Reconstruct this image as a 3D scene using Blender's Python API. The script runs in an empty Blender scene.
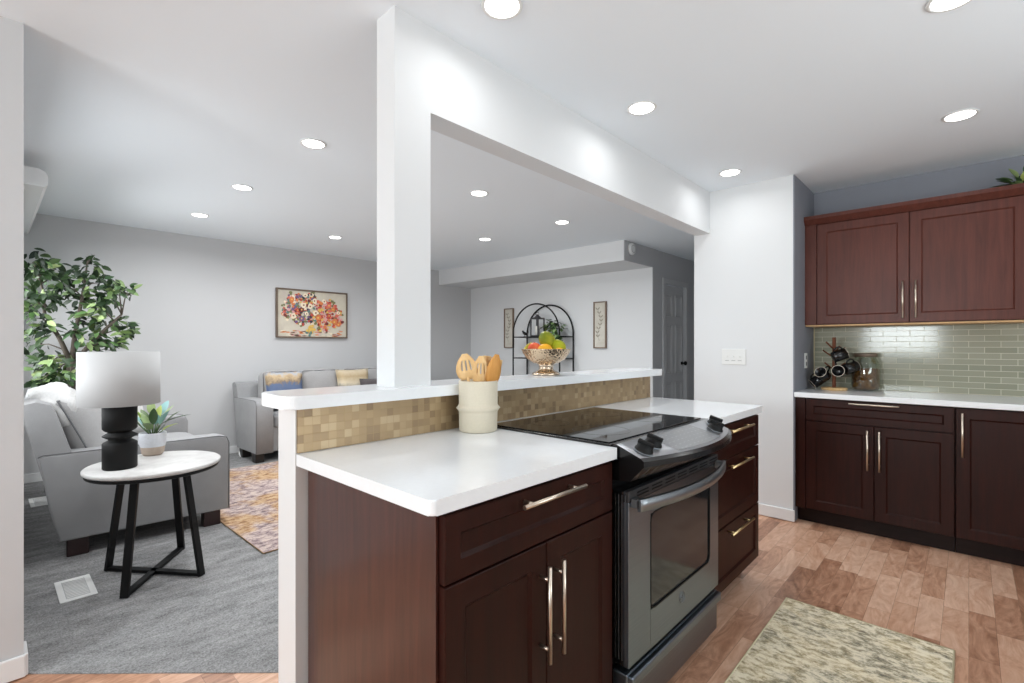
import bpy, bmesh, math, random
from mathutils import Vector, Matrix, Euler
random.seed(7)
S = bpy.context.scene
C = S.collection
PI = math.pi

# ---------------------------------------------------------------- camera
CAMZ = 1.236
cd = bpy.data.cameras.new('camera'); cam = bpy.data.objects.new('camera', cd); C.objects.link(cam)
cam.location = (0, 0, CAMZ); cam.rotation_euler = (PI/2, 0, math.atan2(.6813, .7320) - PI/2)
cd.sensor_width = 36; cd.lens = 491/1024*36; cd.shift_y = 4.5/1024; cd.clip_start = .02
S.camera = cam
# ---------------------------------------------------------------- view, world, lights
S.view_settings.view_transform = 'Standard'; S.view_settings.look = 'None'
S.view_settings.gamma = 1; S.view_settings.use_curve_mapping = False
S.view_settings.exposure = 0.58
w = bpy.data.worlds.new('world'); S.world = w; w.use_nodes = True
w.node_tree.nodes['Background'].inputs[0].default_value = (.85, .92, 1, 1)
w.node_tree.nodes['Background'].inputs[1].default_value = .6
S.cycles.max_bounces = 8; S.cycles.diffuse_bounces = 5; S.cycles.glossy_bounces = 4
S.cycles.transmission_bounces = 6; S.cycles.transparent_max_bounces = 8
S.cycles.caustics_reflective = False; S.cycles.caustics_refractive = False
S.cycles.sample_clamp_indirect = 4

def area(name, loc, rot, sx, sy, power, col=(1, 1, 1), spread=180, shape='RECTANGLE'):
    l = bpy.data.lights.new(name, 'AREA'); l.shape = shape; l.size = sx
    if shape in ('RECTANGLE', 'ELLIPSE'): l.size_y = sy
    l.energy = power; l.color = col; l.spread = math.radians(spread)
    o = bpy.data.objects.new(name, l); C.objects.link(o); o.location = loc; o.rotation_euler = rot
    return o
# daylight of side and living room windows, plus an added uplight and fill
area('daylight_side_window', (-3.64, 1.0, 1.60), (0, -PI/2-.2, 0), 1.0, 1.1, 76, (.905, .98, 1))
area('kitchen_ceiling_uplight', (1.6, -1.84, 1.5), (PI/2+.85, 0, 0), 2.2, 1.1, 35, (.905, .98, 1))  # added uplight, tilted to brighten the ceiling from an unseen window
area('daylight_living_window', (.10, 5.1, 1.40), (0, -PI/2+.3, 0), 1.1, 1.6, 20, (.965, .985, 1), 150)
area('living_near_fill', (.10, 3.42, 1.40), (0, -PI/2+.1, 0), 1.2, 1.2, 8, (.965, .985, 1))  # added fill for the loveseat side and carpet, set at an invented window
LAMP_W = .88
LAMPS = [(1.245, 1.207), (2.26, 1.21), (3.52, 1.212), (3.464, .034), (2.28, .04), (1.2, .03),
         (1.33, 2.85), (1.33, 4.03), (1.345, 5.167), (2.65, 2.82), (3.82, 2.89), (3.838, 3.987), (2.638, 5.126)]

# ---------------------------------------------------------------- materials
def L(c):
    c = c/255
    return c/12.92 if c <= .04045 else ((c+.055)/1.055)**2.4
def rgb(r, g, b): return (L(r), L(g), L(b), 1)
class NT:
    def __init__(s, name):
        s.m = bpy.data.materials.new(name); s.m.use_nodes = True; s.t = s.m.node_tree
        s.b = s.t.nodes['Principled BSDF']
    def n(s, typ, **k):
        x = s.t.nodes.new(typ)
        for a, v in k.items(): setattr(x, a, v)
        return x
    def l(s, a, b): s.t.links.new(a, b)
    def math(s, op, a, b=None):
        x = s.n('ShaderNodeMath', operation=op)
        for i, v in enumerate((a, b)):
            if v is None: continue
            if hasattr(v, 'links'): s.l(v, x.inputs[i])
            else: x.inputs[i].default_value = v
        return x.outputs[0]
    def ramp(s, fac, stops, interp='LINEAR'):
        x = s.n('ShaderNodeValToRGB'); e = x.color_ramp.elements; x.color_ramp.interpolation = interp
        while len(e) < len(stops): e.new(.5)
        for i, (p, c) in enumerate(stops): e[i].position = p; e[i].color = c
        s.l(fac, x.inputs[0]); return x.outputs[0]
    def coord(s, scale=(1, 1, 1), rot=(0, 0, 0), world=False):
        if world: g = s.n('ShaderNodeNewGeometry').outputs['Position']
        else: g = s.n('ShaderNodeTexCoord').outputs['Object']
        mp = s.n('ShaderNodeMapping'); mp.inputs['Scale'].default_value = scale; mp.inputs['Rotation'].default_value = rot
        s.l(g, mp.inputs[0]); return mp.outputs[0]
    def noise(s, vec, scale, detail=3, rough=.5, dist=0):
        x = s.n('ShaderNodeTexNoise'); x.inputs['Scale'].default_value = scale; x.inputs['Detail'].default_value = detail
        x.inputs['Roughness'].default_value = rough; x.inputs['Distortion'].default_value = dist
        s.l(vec, x.inputs['Vector']); return x.outputs[0]
    def bump(s, h, strength, dist=.01):
        x = s.n('ShaderNodeBump'); x.inputs['Strength'].default_value = strength; x.inputs['Distance'].default_value = dist
        s.l(h, x.inputs['Height']); s.l(x.outputs[0], s.b.inputs['Normal'])
    def set(s, col=None, rough=None, metal=None, coat=None, spec=None, **k):
        if col is not None:
            if hasattr(col, 'links'): s.l(col, s.b.inputs['Base Color'])
            else: s.b.inputs['Base Color'].default_value = col
        if rough is not None:
            if hasattr(rough, 'links'): s.l(rough, s.b.inputs['Roughness'])
            else: s.b.inputs['Roughness'].default_value = rough
        if metal is not None: s.b.inputs['Metallic'].default_value = metal
        if coat is not None: s.b.inputs['Coat Weight'].default_value = coat; s.b.inputs['Coat Roughness'].default_value = k.get('coat_rough', .12)
        if spec is not None: s.b.inputs['Specular IOR Level'].default_value = spec
        return s
def simple(name, col, rough=.5, metal=0, coat=0, spec=None, var=0.0, nscale=20, bump=0, **k):
    t = NT(name); c = col
    if var or bump:
        v = t.coord(); nz = t.noise(v, nscale, 4)
        if var:
            d = tuple(x*(1-var) for x in col[:3])+(1,); u = tuple(min(1, x*(1+var)) for x in col[:3])+(1,)
            c = t.ramp(nz, [(.3, d), (.7, u)])
        if bump: t.bump(nz, bump, .002)
    t.set(c, rough, metal, coat, spec, **k)
    return t.m
M = {}
M['wall'] = simple('white_wall_paint', rgb(220, 221, 222), .75, bump=.03, nscale=180)
M['wall_lv'] = simple('grey_wall_paint', rgb(196, 196, 197), .8, bump=.03, nscale=180)
M['ceil'] = simple('ceiling_paint', rgb(238, 244, 249), .9, bump=.03, nscale=150)
M['nook'] = simple('slate_wall_paint', rgb(132, 134, 142), .7, bump=.03, nscale=180)
M['trim'] = simple('white_trim_paint', rgb(228, 228, 228), .4)
M['hall'] = simple('hall_shaded_paint', rgb(184, 184, 186), .8)  # hallway shade put into the paint, darker than the other grey walls
M['halldoor'] = simple('hall_door_paint', rgb(190, 190, 191), .5)
M['quartz'] = simple('white_quartz', rgb(238, 240, 242), .16, spec=.5, var=.012, nscale=60)
def wood(name, a, b, rough=.42, coat=0, axis='z', spec=.2):
    t = NT(name)
    sc = {'z': (18, 18, 1.2), 'x': (1.2, 18, 18), 'y': (18, 1.2, 18)}[axis]
    v = t.coord(sc); n1 = t.noise(v, 2.2, 6, .65, .6); n2 = t.noise(t.coord((1, 1, 1)), 2.0, 2)
    f = t.math('ADD', t.math('MULTIPLY', n1, .7), t.math('MULTIPLY', n2, .3))
    t.set(t.ramp(f, [(.33, a), (.68, b)]), rough, 0, coat, spec, coat_rough=.22)
    t.bump(n1, .05, .002)
    return t.m
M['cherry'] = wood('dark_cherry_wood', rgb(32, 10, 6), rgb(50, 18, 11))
M['cherry_up'] = wood('cherry_wood_upper_lit', rgb(76, 40, 33), rgb(98, 54, 44), .36)  # same cherry as the base cabinets, stronger light put into the colour
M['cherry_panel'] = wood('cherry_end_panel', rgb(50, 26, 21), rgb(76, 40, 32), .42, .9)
M['cherry_in'] = simple('cabinet_shadow_gap', rgb(22, 10, 8), .6)
M['toe'] = wood('toe_kick_wood', rgb(20, 9, 7), rgb(34, 15, 11), .5, 0, 'y')
M['maple'] = simple('unfinished_maple', rgb(200, 160, 112), .5, var=.1)
M['spoon'] = wood('pale_beech_wood', rgb(212, 168, 112), rgb(234, 200, 150), .5, 0)
M['spoon_dark'] = wood('golden_beech_wood', rgb(184, 126, 62), rgb(212, 156, 88), .5, 0)
M['walnut'] = wood('walnut_mug_tree_wood', rgb(86, 44, 26), rgb(130, 74, 44), .5, 0)
M['nickel'] = simple('brushed_nickel', rgb(214, 200, 184), .28, 1)
M['brass'] = simple('pale_brass', rgb(226, 200, 150), .28, 1)
M['steel'] = None
t = NT('brushed_dark_stainless'); v = t.coord((.6, 40, 160)); n = t.noise(v, 6, 3)
t.set(t.ramp(n, [(.3, rgb(128, 138, 148)), (.7, rgb(142, 152, 162))]), .34, 1); M['steel'] = t.m
M['steel_lt'] = simple('bright_stainless', rgb(148, 152, 156), .38, 1)
M['slotgrey'] = simple('dark_grey_door_cap', rgb(52, 52, 54), .35)
M['chrome'] = simple('chrome_panel', rgb(180, 182, 186), .32, 1)
M['black'] = simple('black_enamel', rgb(12, 12, 13), .22, coat=.3)
M['blackglass'] = simple('black_ceramic_glass', rgb(4, 4, 5), .04, spec=.4)
M['blackmatte'] = simple('black_matte', rgb(9, 9, 9), .55, spec=.25)
M['blackmetal'] = simple('black_powder_coat', rgb(12, 12, 13), .5, spec=.25)
M['ovenglass'] = simple('oven_window_glass', rgb(34, 35, 38), .09, spec=.45, var=.3, nscale=7)
t = NT('grey_touch_panel'); v = t.coord(); sp = t.n('ShaderNodeSeparateXYZ'); t.l(v, sp.inputs[0])
fx = t.math('FRACT', t.math('MULTIPLY', sp.outputs[0], 30)); fy = t.math('FRACT', t.math('MULTIPLY', sp.outputs[1], 45))
g_ = t.math('MULTIPLY', t.math('LESS_THAN', fx, .4), t.math('LESS_THAN', fy, .12))
t.set(t.ramp(g_, [(0, rgb(124, 124, 126)), (1, rgb(160, 160, 162))]), .3); M['keypad'] = t.m
M['keymark'] = simple('touch_panel_marks', rgb(176, 176, 178), .4)
M['plastic'] = simple('white_plastic', rgb(226, 226, 224), .35)
M['slot'] = simple('switch_shadow', rgb(120, 120, 120), .6)
# kitchen floor of short planks
t = NT('wood_strip_floor')
g = t.n('ShaderNodeNewGeometry').outputs['Position']; sp = t.n('ShaderNodeSeparateXYZ'); t.l(g, sp.inputs[0])
X_, Y_ = sp.outputs[0], sp.outputs[1]
row = t.math('FLOOR', t.math('DIVIDE', Y_, .088))
wn = t.n('ShaderNodeTexWhiteNoise', noise_dimensions='1D'); t.l(row, wn.inputs['W'])
xo = t.math('ADD', t.math('DIVIDE', X_, .46), t.math('MULTIPLY', wn.outputs[0], 7.3))
col = t.math('FLOOR', xo)
cb = t.n('ShaderNodeCombineXYZ'); t.l(row, cb.inputs[0]); t.l(col, cb.inputs[1])
wn2 = t.n('ShaderNodeTexWhiteNoise', noise_dimensions='3D'); t.l(cb.outputs[0], wn2.inputs['Vector'])
cb2 = t.n('ShaderNodeCombineXYZ'); t.l(t.math('MULTIPLY', X_, .25), cb2.inputs[0]); t.l(t.math('MULTIPLY', Y_, .8), cb2.inputs[1]); t.l(t.math('MULTIPLY', wn2.outputs[0], 9), cb2.inputs[2])
gr = t.noise(cb2.outputs[0], 13, 5, .62, 3.5)
gr2 = t.noise(cb2.outputs[0], 60, 3, .6, .5)
f = t.math('ADD', t.math('MULTIPLY', wn2.outputs[0], .34), t.math('ADD', t.math('MULTIPLY', gr, .62), t.math('MULTIPLY', gr2, .12)))
c = t.ramp(f, [(.26, rgb(128, 88, 66)), (.42, rgb(172, 126, 100)), (.58, rgb(204, 158, 130)), (.8, rgb(228, 190, 164))])
fy = t.math('FRACT', t.math('DIVIDE', Y_, .088)); fx = t.math('FRACT', xo)
gap = t.math('MAXIMUM', t.math('LESS_THAN', fy, .018), t.math('LESS_THAN', fx, .004))
mx = t.n('ShaderNodeMix', data_type='RGBA'); t.l(t.math('MULTIPLY', gap, .45), mx.inputs[0]); t.l(c, mx.inputs[6]); mx.inputs[7].default_value = rgb(70, 42, 30)
t.set(mx.outputs[2], .33, 0, .0, .45); M['floor'] = t.m
# carpet
t = NT('grey_carpet'); v = t.coord(world=True); n1 = t.noise(v, 150, 3, .7); n2 = t.noise(t.coord((1, 3.2, 1), (0, 0, .35), True), 5, 8, .72)
f = t.math('ADD', t.math('MULTIPLY', n1, .55), t.math('MULTIPLY', n2, .45))
t.set(t.ramp(f, [(.36, rgb(98, 98, 98)), (.64, rgb(176, 175, 175))]), .95, spec=.1); t.bump(n1, .8, .006); M['carpet'] = t.m
# fabrics
def fabric(name, a, b, sc=420, bump=.25):
    t = NT(name); v = t.coord(); n1 = t.noise(v, sc, 2); n2 = t.noise(v, 6, 3)
    f = t.math('ADD', t.math('MULTIPLY', n1, .7), t.math('MULTIPLY', n2, .3))
    t.set(t.ramp(f, [(.35, a), (.65, b)]), .92, spec=.15); t.b.inputs['Sheen Weight'].default_value = .15
    t.bump(n2, .3, .02) if bump > .3 else t.bump(n1, bump, .002)
    return t.m
M['sofa'] = fabric('grey_upholstery', rgb(134, 134, 135), rgb(158, 158, 159))
M['cushion'] = fabric('light_grey_cushion_fabric', rgb(150, 149, 149), rgb(168, 167, 167), 300, .5)
M['white_cotton'] = fabric('white_cotton', rgb(186, 186, 185), rgb(202, 201, 200), 200, .5)
M['piping'] = fabric('dark_grey_piping', rgb(100, 100, 102), rgb(112, 112, 114))
M['pale_fabric'] = fabric('pale_patterned_fabric', rgb(196, 194, 192), rgb(216, 214, 212))
M['darkwood'] = simple('black_stained_wood', rgb(24, 20, 20), .4)
M['redwood'] = simple('dark_red_wood', rgb(40, 20, 20), .4)
def blotch(name, stops, scale=3, sc=(1, 1, 1), detail=8, rough=.65, dist=.3, r=.95, world=False, bump=0):
    t = NT(name); v = t.coord(sc, world=world); n = t.noise(v, scale, detail, rough, dist)
    t.set(t.ramp(n, stops), r, spec=.1)
    if bump: t.bump(t.noise(t.coord(world=world), 300, 2), bump, .004)
    return t.m
def mottled(name, A, B, sc_patch, sc_fine, lo, sc=(1, 1, 1), pr=(.44, .56)):
    t = NT(name); v = t.coord(); p = t.noise(v, sc_patch, 4, .6, .4); fn = t.noise(t.coord(sc), sc_fine, 7, .78, .2)
    a = t.ramp(fn, [(.36, A[0]), (.47, A[1]), (.56, A[2])]); b_ = t.ramp(fn, [(.36, B[0]), (.47, B[1]), (.56, B[2])])
    f = t.ramp(p, [(pr[0], (0, 0, 0, 1)), (pr[1], (1, 1, 1, 1))]); m = t.n('ShaderNodeMix', data_type='RGBA'); t.l(f, m.inputs[0]); t.l(a, m.inputs[6]); t.l(b_, m.inputs[7])
    t.set(m.outputs[2], .95, spec=.1); t.bump(t.noise(v, 300, 2), .5, .004); return t.m
M['rug'] = mottled('distressed_tan_rug', (rgb(112, 80, 60), rgb(172, 136, 102), rgb(196, 168, 136)), (rgb(100, 84, 88), rgb(160, 142, 142), rgb(202, 184, 174)), 2.4, 16, 0, (1, 1.6, 1))
M['rug_edge'] = simple('rug_binding', rgb(170, 140, 110), .95)
M['runner'] = mottled('distressed_cream_runner_rug', (rgb(160, 142, 110), rgb(216, 198, 162), rgb(246, 234, 208)), (rgb(112, 106, 94), rgb(180, 168, 142), rgb(238, 226, 202)), 5, 22, 0, (1.7, .9, 1), (.42, .6))
M['runner_edge'] = simple('runner_binding', rgb(206, 194, 160), .95)
# pillow with horizontal paint bands
t = NT('blue_tan_pillow_fabric'); v = t.n('ShaderNodeTexCoord').outputs['Object']; sp = t.n('ShaderNodeSeparateXYZ'); t.l(v, sp.inputs[0])
nz = t.noise(v, 14, 6, .7); f = t.math('ADD', t.math('MULTIPLY', sp.outputs[2], 1.7), t.math('MULTIPLY', t.math('SUBTRACT', nz, .5), .45))
t.set(t.ramp(f, [(.10, rgb(150, 160, 176)), (.2, rgb(84, 100, 134)), (.46, rgb(100, 114, 142)), (.52, rgb(140, 124, 106)), (.62, rgb(186, 164, 132)), (.70, rgb(168, 172, 180))]), .95, spec=.1); M['pillow_blue'] = t.m
t = NT('cream_stripe_pillow_fabric'); v = t.n('ShaderNodeTexCoord').outputs['Object']; sp = t.n('ShaderNodeSeparateXYZ'); t.l(v, sp.inputs[0])
nz = t.noise(v, 10, 5, .7); f = t.math('ADD', t.math('MULTIPLY', sp.outputs[2], 1.8), t.math('MULTIPLY', t.math('SUBTRACT', nz, .5), .25))
t.set(t.ramp(f, [(.15, rgb(200, 190, 170)), (.36, rgb(150, 146, 140)), (.44, rgb(206, 194, 170)), (.6, rgb(176, 156, 124)), (.75, rgb(200, 188, 166))]), .95, spec=.1); M['pillow_tan'] = t.m
M['pillow_dark'] = fabric('dark_pillow_fabric', rgb(70, 66, 68), rgb(100, 94, 94))
# mosaic of small brass coloured tiles
def tiles(name, tw, th, colA, colB, grout, rough, metal, offset, coords, gw=.002, rnd_lo=0, coat=0, spec=.5):
    t = NT(name); g = t.n('ShaderNodeNewGeometry').outputs['Position']; sp = t.n('ShaderNodeSeparateXYZ'); t.l(g, sp.inputs[0])
    U = sp.outputs[coords]; V = t.math('SUBTRACT', sp.outputs[2], .916)
    vr = t.math('DIVIDE', V, th); row = t.math('FLOOR', vr)
    par = t.math('MULTIPLY', t.math('FRACT', t.math('MULTIPLY', row, .5)), 2*offset)
    ur = t.math('ADD', t.math('DIVIDE', U, tw), par); col = t.math('FLOOR', ur)
    cb = t.n('ShaderNodeCombineXYZ'); t.l(row, cb.inputs[0]); t.l(col, cb.inputs[1])
    wn = t.n('ShaderNodeTexWhiteNoise', noise_dimensions='3D'); t.l(cb.outputs[0], wn.inputs['Vector'])
    c = t.ramp(wn.outputs[0], [(0, colA[0]), (.22, colA[1]), (.75, colB[0]), (1, colB[1])])
    fu = t.math('FRACT', ur); fv = t.math('FRACT', vr)
    g1 = t.math('LESS_THAN', fu, gw/tw); g2 = t.math('LESS_THAN', fv, gw/th); gm = t.math('MAXIMUM', g1, g2)
    mx = t.n('ShaderNodeMix', data_type='RGBA'); t.l(gm, mx.inputs[0]); t.l(c, mx.inputs[6]); mx.inputs[7].default_value = grout
    rr = t.math('ADD', rough, t.math('MULTIPLY', gm, .4))
    t.set(mx.outputs[2], rr, None, coat, spec)
    if metal:
        t.l(t.math('MULTIPLY', t.math('SUBTRACT', 1.0, gm), metal), t.b.inputs['Metallic'])
    t.bump(t.math('SUBTRACT', 1.0, gm), .35, .002)
    return t.m
M['mosaic'] = tiles('brass_mosaic_tile', .0262, .0262, (rgb(142, 120, 94), rgb(164, 140, 108)), (rgb(172, 148, 114), rgb(186, 164, 132)), rgb(164, 138, 100), .34, .55, 0, 0, .0012)
M['subway'] = tiles('sage_glass_subway_tile', .152, .0388, (rgb(142, 143, 126), rgb(148, 148, 130)), (rgb(154, 153, 136), rgb(162, 161, 144)), rgb(208, 202, 182), .10, 0, .5, 1, .0028, spec=.32)
M['lens'] = NT('lamp_lens').m
b = M['lens'].node_tree.nodes['Principled BSDF']; b.inputs['Emission Color'].default_value = (1, .98, .94, 1); b.inputs['Emission Strength'].default_value = 6
def thinglass(name, tint, base):
    t = NT(name); t.t.nodes.remove(t.b); out = [n for n in t.t.nodes if n.type == 'OUTPUT_MATERIAL'][0]
    tr = t.n('ShaderNodeBsdfTransparent'); tr.inputs[0].default_value = tint; gl = t.n('ShaderNodeBsdfGlossy'); gl.inputs['Roughness'].default_value = .03
    lw = t.n('ShaderNodeLayerWeight'); lw.inputs[0].default_value = .35; f = t.math('ADD', t.math('MULTIPLY', lw.outputs['Facing'], .35), base)
    mx = t.n('ShaderNodeMixShader'); t.l(f, mx.inputs[0]); t.l(tr.outputs[0], mx.inputs[1]); t.l(gl.outputs[0], mx.inputs[2]); t.l(mx.outputs[0], out.inputs[0]); return t.m
M['pane'] = thinglass('window_glass', (.95, .97, .97, 1), .05)
M['glass'] = thinglass('jar_glass', (.90, .93, .88, 1), .06)
M['coffee'] = blotch('coffee_beans', [(.3, rgb(60, 36, 18)), (.6, rgb(130, 84, 42)), (.75, rgb(176, 124, 66))], 60, detail=3)
M['shade'] = simple('white_lamp_shade_fabric', rgb(184, 184, 184), .9, bump=.05, nscale=300)
M['marble'] = blotch('pale_marble_top', [(.35, rgb(196, 194, 192)), (.6, rgb(222, 221, 219))], 5, r=.3)
M['pot'] = simple('white_speckled_ceramic', rgb(204, 206, 212), .5, var=.06, nscale=90)
M['potbase'] = simple('tan_raw_ceramic', rgb(176, 160, 146), .8, var=.05, nscale=60)
M['crock'] = simple('cream_stoneware', rgb(206, 196, 176), .55, var=.025, nscale=160, bump=.1)
M['soil'] = simple('dark_soil', rgb(40, 32, 26), .95)
def leafm(name, a, b, r=.45):
    t = NT(name); g = t.n('ShaderNodeNewGeometry'); 
    c = t.ramp(g.outputs['Random Per Island'], [(0, a), (1, b)])
    t.set(c, r, spec=.4); t.b.inputs['Subsurface Weight'].default_value = .0
    return t.m
M['leaf_dark'] = leafm('dark_green_leaf', rgb(26, 42, 26), rgb(52, 74, 42))
M['leaf_mid'] = leafm('mid_green_leaf', rgb(48, 78, 48), rgb(96, 118, 66))
M['leaf_light'] = leafm('light_green_leaf', rgb(98, 138, 80), rgb(160, 176, 120))
M['leaf_lime'] = leafm('lime_leaf', rgb(150, 180, 70), rgb(200, 206, 120))
M['leaf_blue'] = leafm('blue_green_leaf', rgb(70, 120, 110), rgb(150, 190, 190))
M['bark'] = simple('grey_brown_bark', rgb(84, 76, 68), .9, var=.2, nscale=40)
t = NT('hammered_champagne_silver'); v = t.coord(); vo = t.n('ShaderNodeTexVoronoi'); vo.inputs['Scale'].default_value = 85; t.l(v, vo.inputs[0]); t.bump(vo.outputs[0], .9, .004); t.set(rgb(214, 190, 160), .22, 1); M['hammered'] = t.m
M['silver'] = simple('champagne_silver', rgb(208, 190, 168), .18, 1)
def fruit(name, stops, sc=8): return blotch(name, stops, sc, detail=3, r=.4)
M['mango'] = fruit('green_mango_skin', [(.35, rgb(96, 112, 34)), (.6, rgb(150, 148, 40))])
M['lime'] = fruit('green_citrus_skin', [(.35, rgb(140, 148, 30)), (.65, rgb(176, 176, 48))])
M['orange'] = fruit('orange_skin', [(.35, rgb(232, 160, 40)), (.65, rgb(244, 186, 62))])
M['apple'] = fruit('red_apple_skin', [(.35, rgb(214, 74, 44)), (.6, rgb(240, 130, 90))])
M['banana'] = fruit('banana_skin', [(.35, rgb(206, 186, 70)), (.7, rgb(140, 140, 60))])
M['stem'] = simple('brown_stem', rgb(70, 50, 30), .8)
M['frame_wood'] = simple('brown_picture_frame', rgb(104, 88, 74), .5, var=.1)
M['frame_pale'] = simple('thin_bronze_frame', rgb(120, 100, 84), .5)
M['canvas'] = blotch('painting_canvas', [(.3, rgb(176, 164, 158)), (.5, rgb(196, 188, 172)), (.7, rgb(206, 200, 184))], 3, r=.8)
M['paper'] = blotch('cream_print_paper', [(.4, rgb(202, 196, 184)), (.6, rgb(214, 210, 200))], 5, r=.9)
M['sketch'] = simple('grey_sketch_ink', rgb(160, 154, 140), .9)
PAINT = [simple('paint_dab_%s' % n, rgb(*c), .7) for n, c in dict(red=(184, 74, 60), orange=(206, 120, 72), coral=(208, 104, 88), cream=(228, 212, 186), yellow=(214, 176, 90), violet=(112, 88, 124), olive=(116, 116, 78), teal=(96, 124, 118), maroon=(112, 50, 48), pink=(206, 150, 150), dark=(58, 56, 66)).items()]
M['mugblack'] = simple('black_glazed_mug', rgb(16, 14, 15), .2)
M['mugrim'] = simple('cream_mug_rim', rgb(214, 200, 184), .4)
M['ventmetal'] = simple('white_vent_metal', rgb(232, 232, 230), .5)
M['ventdark'] = simple('vent_slots', rgb(186, 186, 186), .7)
M['lantern_grey'] = simple('dark_grey_lantern_metal', rgb(62, 62, 64), .5)
M['candle'] = simple('candle_wax', rgb(226, 224, 216), .6)
M['ceramic_teal'] = simple('teal_glaze', rgb(84, 130, 134), .25)
M['decor'] = simple('maroon_box_paper', rgb(120, 70, 62), .6)

# ---------------------------------------------------------------- mesh helpers
def newbm(): return bmesh.new()
def merge(bm, tmp, mi=0, mat=None, smooth=None):
    if mat is not None: bmesh.ops.transform(tmp, matrix=mat, verts=tmp.verts)
    vm = {}
    for v in tmp.verts: vm[v] = bm.verts.new(v.co)
    for f in tmp.faces:
        try:
            nf = bm.faces.new([vm[v] for v in f.verts]); nf.material_index = mi; nf.smooth = f.smooth if smooth is None else smooth
        except ValueError: pass
    tmp.free()
def box(bm, x0, x1, y0, y1, z0, z1, bev=0, mi=0, seg=2, mat=None):
    t = bmesh.new(); bmesh.ops.create_cube(t, size=1)
    bmesh.ops.transform(t, matrix=Matrix.Translation(((x0+x1)/2, (y0+y1)/2, (z0+z1)/2)) @ Matrix.Diagonal((abs(x1-x0), abs(y1-y0), abs(z1-z0), 1)), verts=t.verts)
    if bev: bmesh.ops.bevel(t, geom=t.edges[:], offset=bev, segments=seg, profile=.5, affect='EDGES')
    merge(bm, t, mi, mat)
def prism(bm, pts, z0, z1, mi=0, mat=None, bev=0, seg=2, smooth=False):
    """extrude polygon pts (x,y) from z0 to z1"""
    t = bmesh.new(); a = [t.verts.new((p[0], p[1], z0)) for p in pts]; b_ = [t.verts.new((p[0], p[1], z1)) for p in pts]
    n = len(pts); t.faces.new(a[::-1]); t.faces.new(b_)
    for i in range(n): 
        f = t.faces.new((a[i], a[(i+1) % n], b_[(i+1) % n], b_[i])); f.smooth = smooth
    if bev:
        es = [e for e in t.edges if (e.verts[0].co.z == e.verts[1].co.z)]
        bmesh.ops.bevel(t, geom=es, offset=bev, segments=seg, profile=.5, affect='EDGES')
    bmesh.ops.recalc_face_normals(t, faces=t.faces)
    merge(bm, t, mi, mat)
def tube(bm, pts, r, n=8, closed=False, mi=0, mat=None, flat=None):
    pts = [Vector(p) for p in pts]; m = len(pts); rr = r if isinstance(r, (list, tuple)) else [r]*m
    t = bmesh.new(); rings = []; up = None
    for i, p in enumerate(pts):
        if closed: d = pts[(i+1) % m]-pts[i-1]
        else: d = pts[min(i+1, m-1)]-pts[max(i-1, 0)]
        d.normalize()
        if up is None: up = d.orthogonal().normalized()
        up = (up-d*up.dot(d)).normalized(); s = d.cross(up)
        rings.append([t.verts.new(p+(up*math.cos(a)+s*math.sin(a))*rr[i]) for a in [2*PI*k/n for k in range(n)]])
    for i in range(m if closed else m-1):
        A, B = rings[i], rings[(i+1) % m]
        for k in range(n):
            f = t.faces.new((A[k], A[(k+1) % n], B[(k+1) % n], B[k])); f.smooth = True
    if not closed: t.faces.new(rings[0][::-1]); t.faces.new(rings[-1])
    bmesh.ops.recalc_face_normals(t, faces=t.faces)
    merge(bm, t, mi, mat)
def lathe(bm, prof, c=(0, 0, 0), n=32, mi=0, mat=None, cap=True, sx=1, sy=1):
    t = bmesh.new(); rings = []
    for r, z in prof:
        rings.append([t.verts.new((r*math.cos(2*PI*k/n)*sx, r*math.sin(2*PI*k/n)*sy, z)) for k in range(n)] if r > 1e-5 else [t.verts.new((0, 0, z))])
    for A, B in zip(rings, rings[1:]):
        for k in range(n):
            k2 = (k+1) % n
            if len(A) == 1 and len(B) == 1: continue
            if len(A) == 1: f = t.faces.new((A[0], B[k2], B[k]))
            elif len(B) == 1: f = t.faces.new((A[k], A[k2], B[0]))
            else: f = t.faces.new((A[k], A[k2], B[k2], B[k]))
            f.smooth = True
    if cap:
        if len(rings[0]) > 1: t.faces.new(rings[0][::-1])
        if len(rings[-1]) > 1: t.faces.new(rings[-1])
    bmesh.ops.recalc_face_normals(t, faces=t.faces)
    mm = Matrix.Translation(c)
    merge(bm, t, mi, mm if mat is None else mat @ mm)
def blob(bm, half, k=5, n=8, mi=0, mat=None, puff=(0, 0, 0), wr=0):
    """soft box: superellipsoid of half sizes, k=squareness, puff bulges the faces"""
    t = bmesh.new(); bmesh.ops.create_cube(t, size=2); bmesh.ops.subdivide_edges(t, edges=t.edges[:], cuts=n, use_grid_fill=True)
    for v in t.verts:
        p = v.co.copy(); mx = max(abs(p.x), abs(p.y), abs(p.z)); nrm = (abs(p.x)**k+abs(p.y)**k+abs(p.z)**k)**(1/k)
        q = p*(mx/nrm)
        e = [(1-q.y**2)*(1-q.z**2), (1-q.x**2)*(1-q.z**2), (1-q.x**2)*(1-q.y**2)]
        v.co = Vector([q[i]*half[i]*(1+puff[i]*max(0, e[i])) for i in range(3)])
        if wr: v.co += Vector((math.sin(p.y*7+p.z*5), math.sin(p.x*9+p.z*4), math.sin(p.x*6+p.y*8)))*wr
    for f in t.faces: f.smooth = True
    merge(bm, t, mi, mat)
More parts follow.
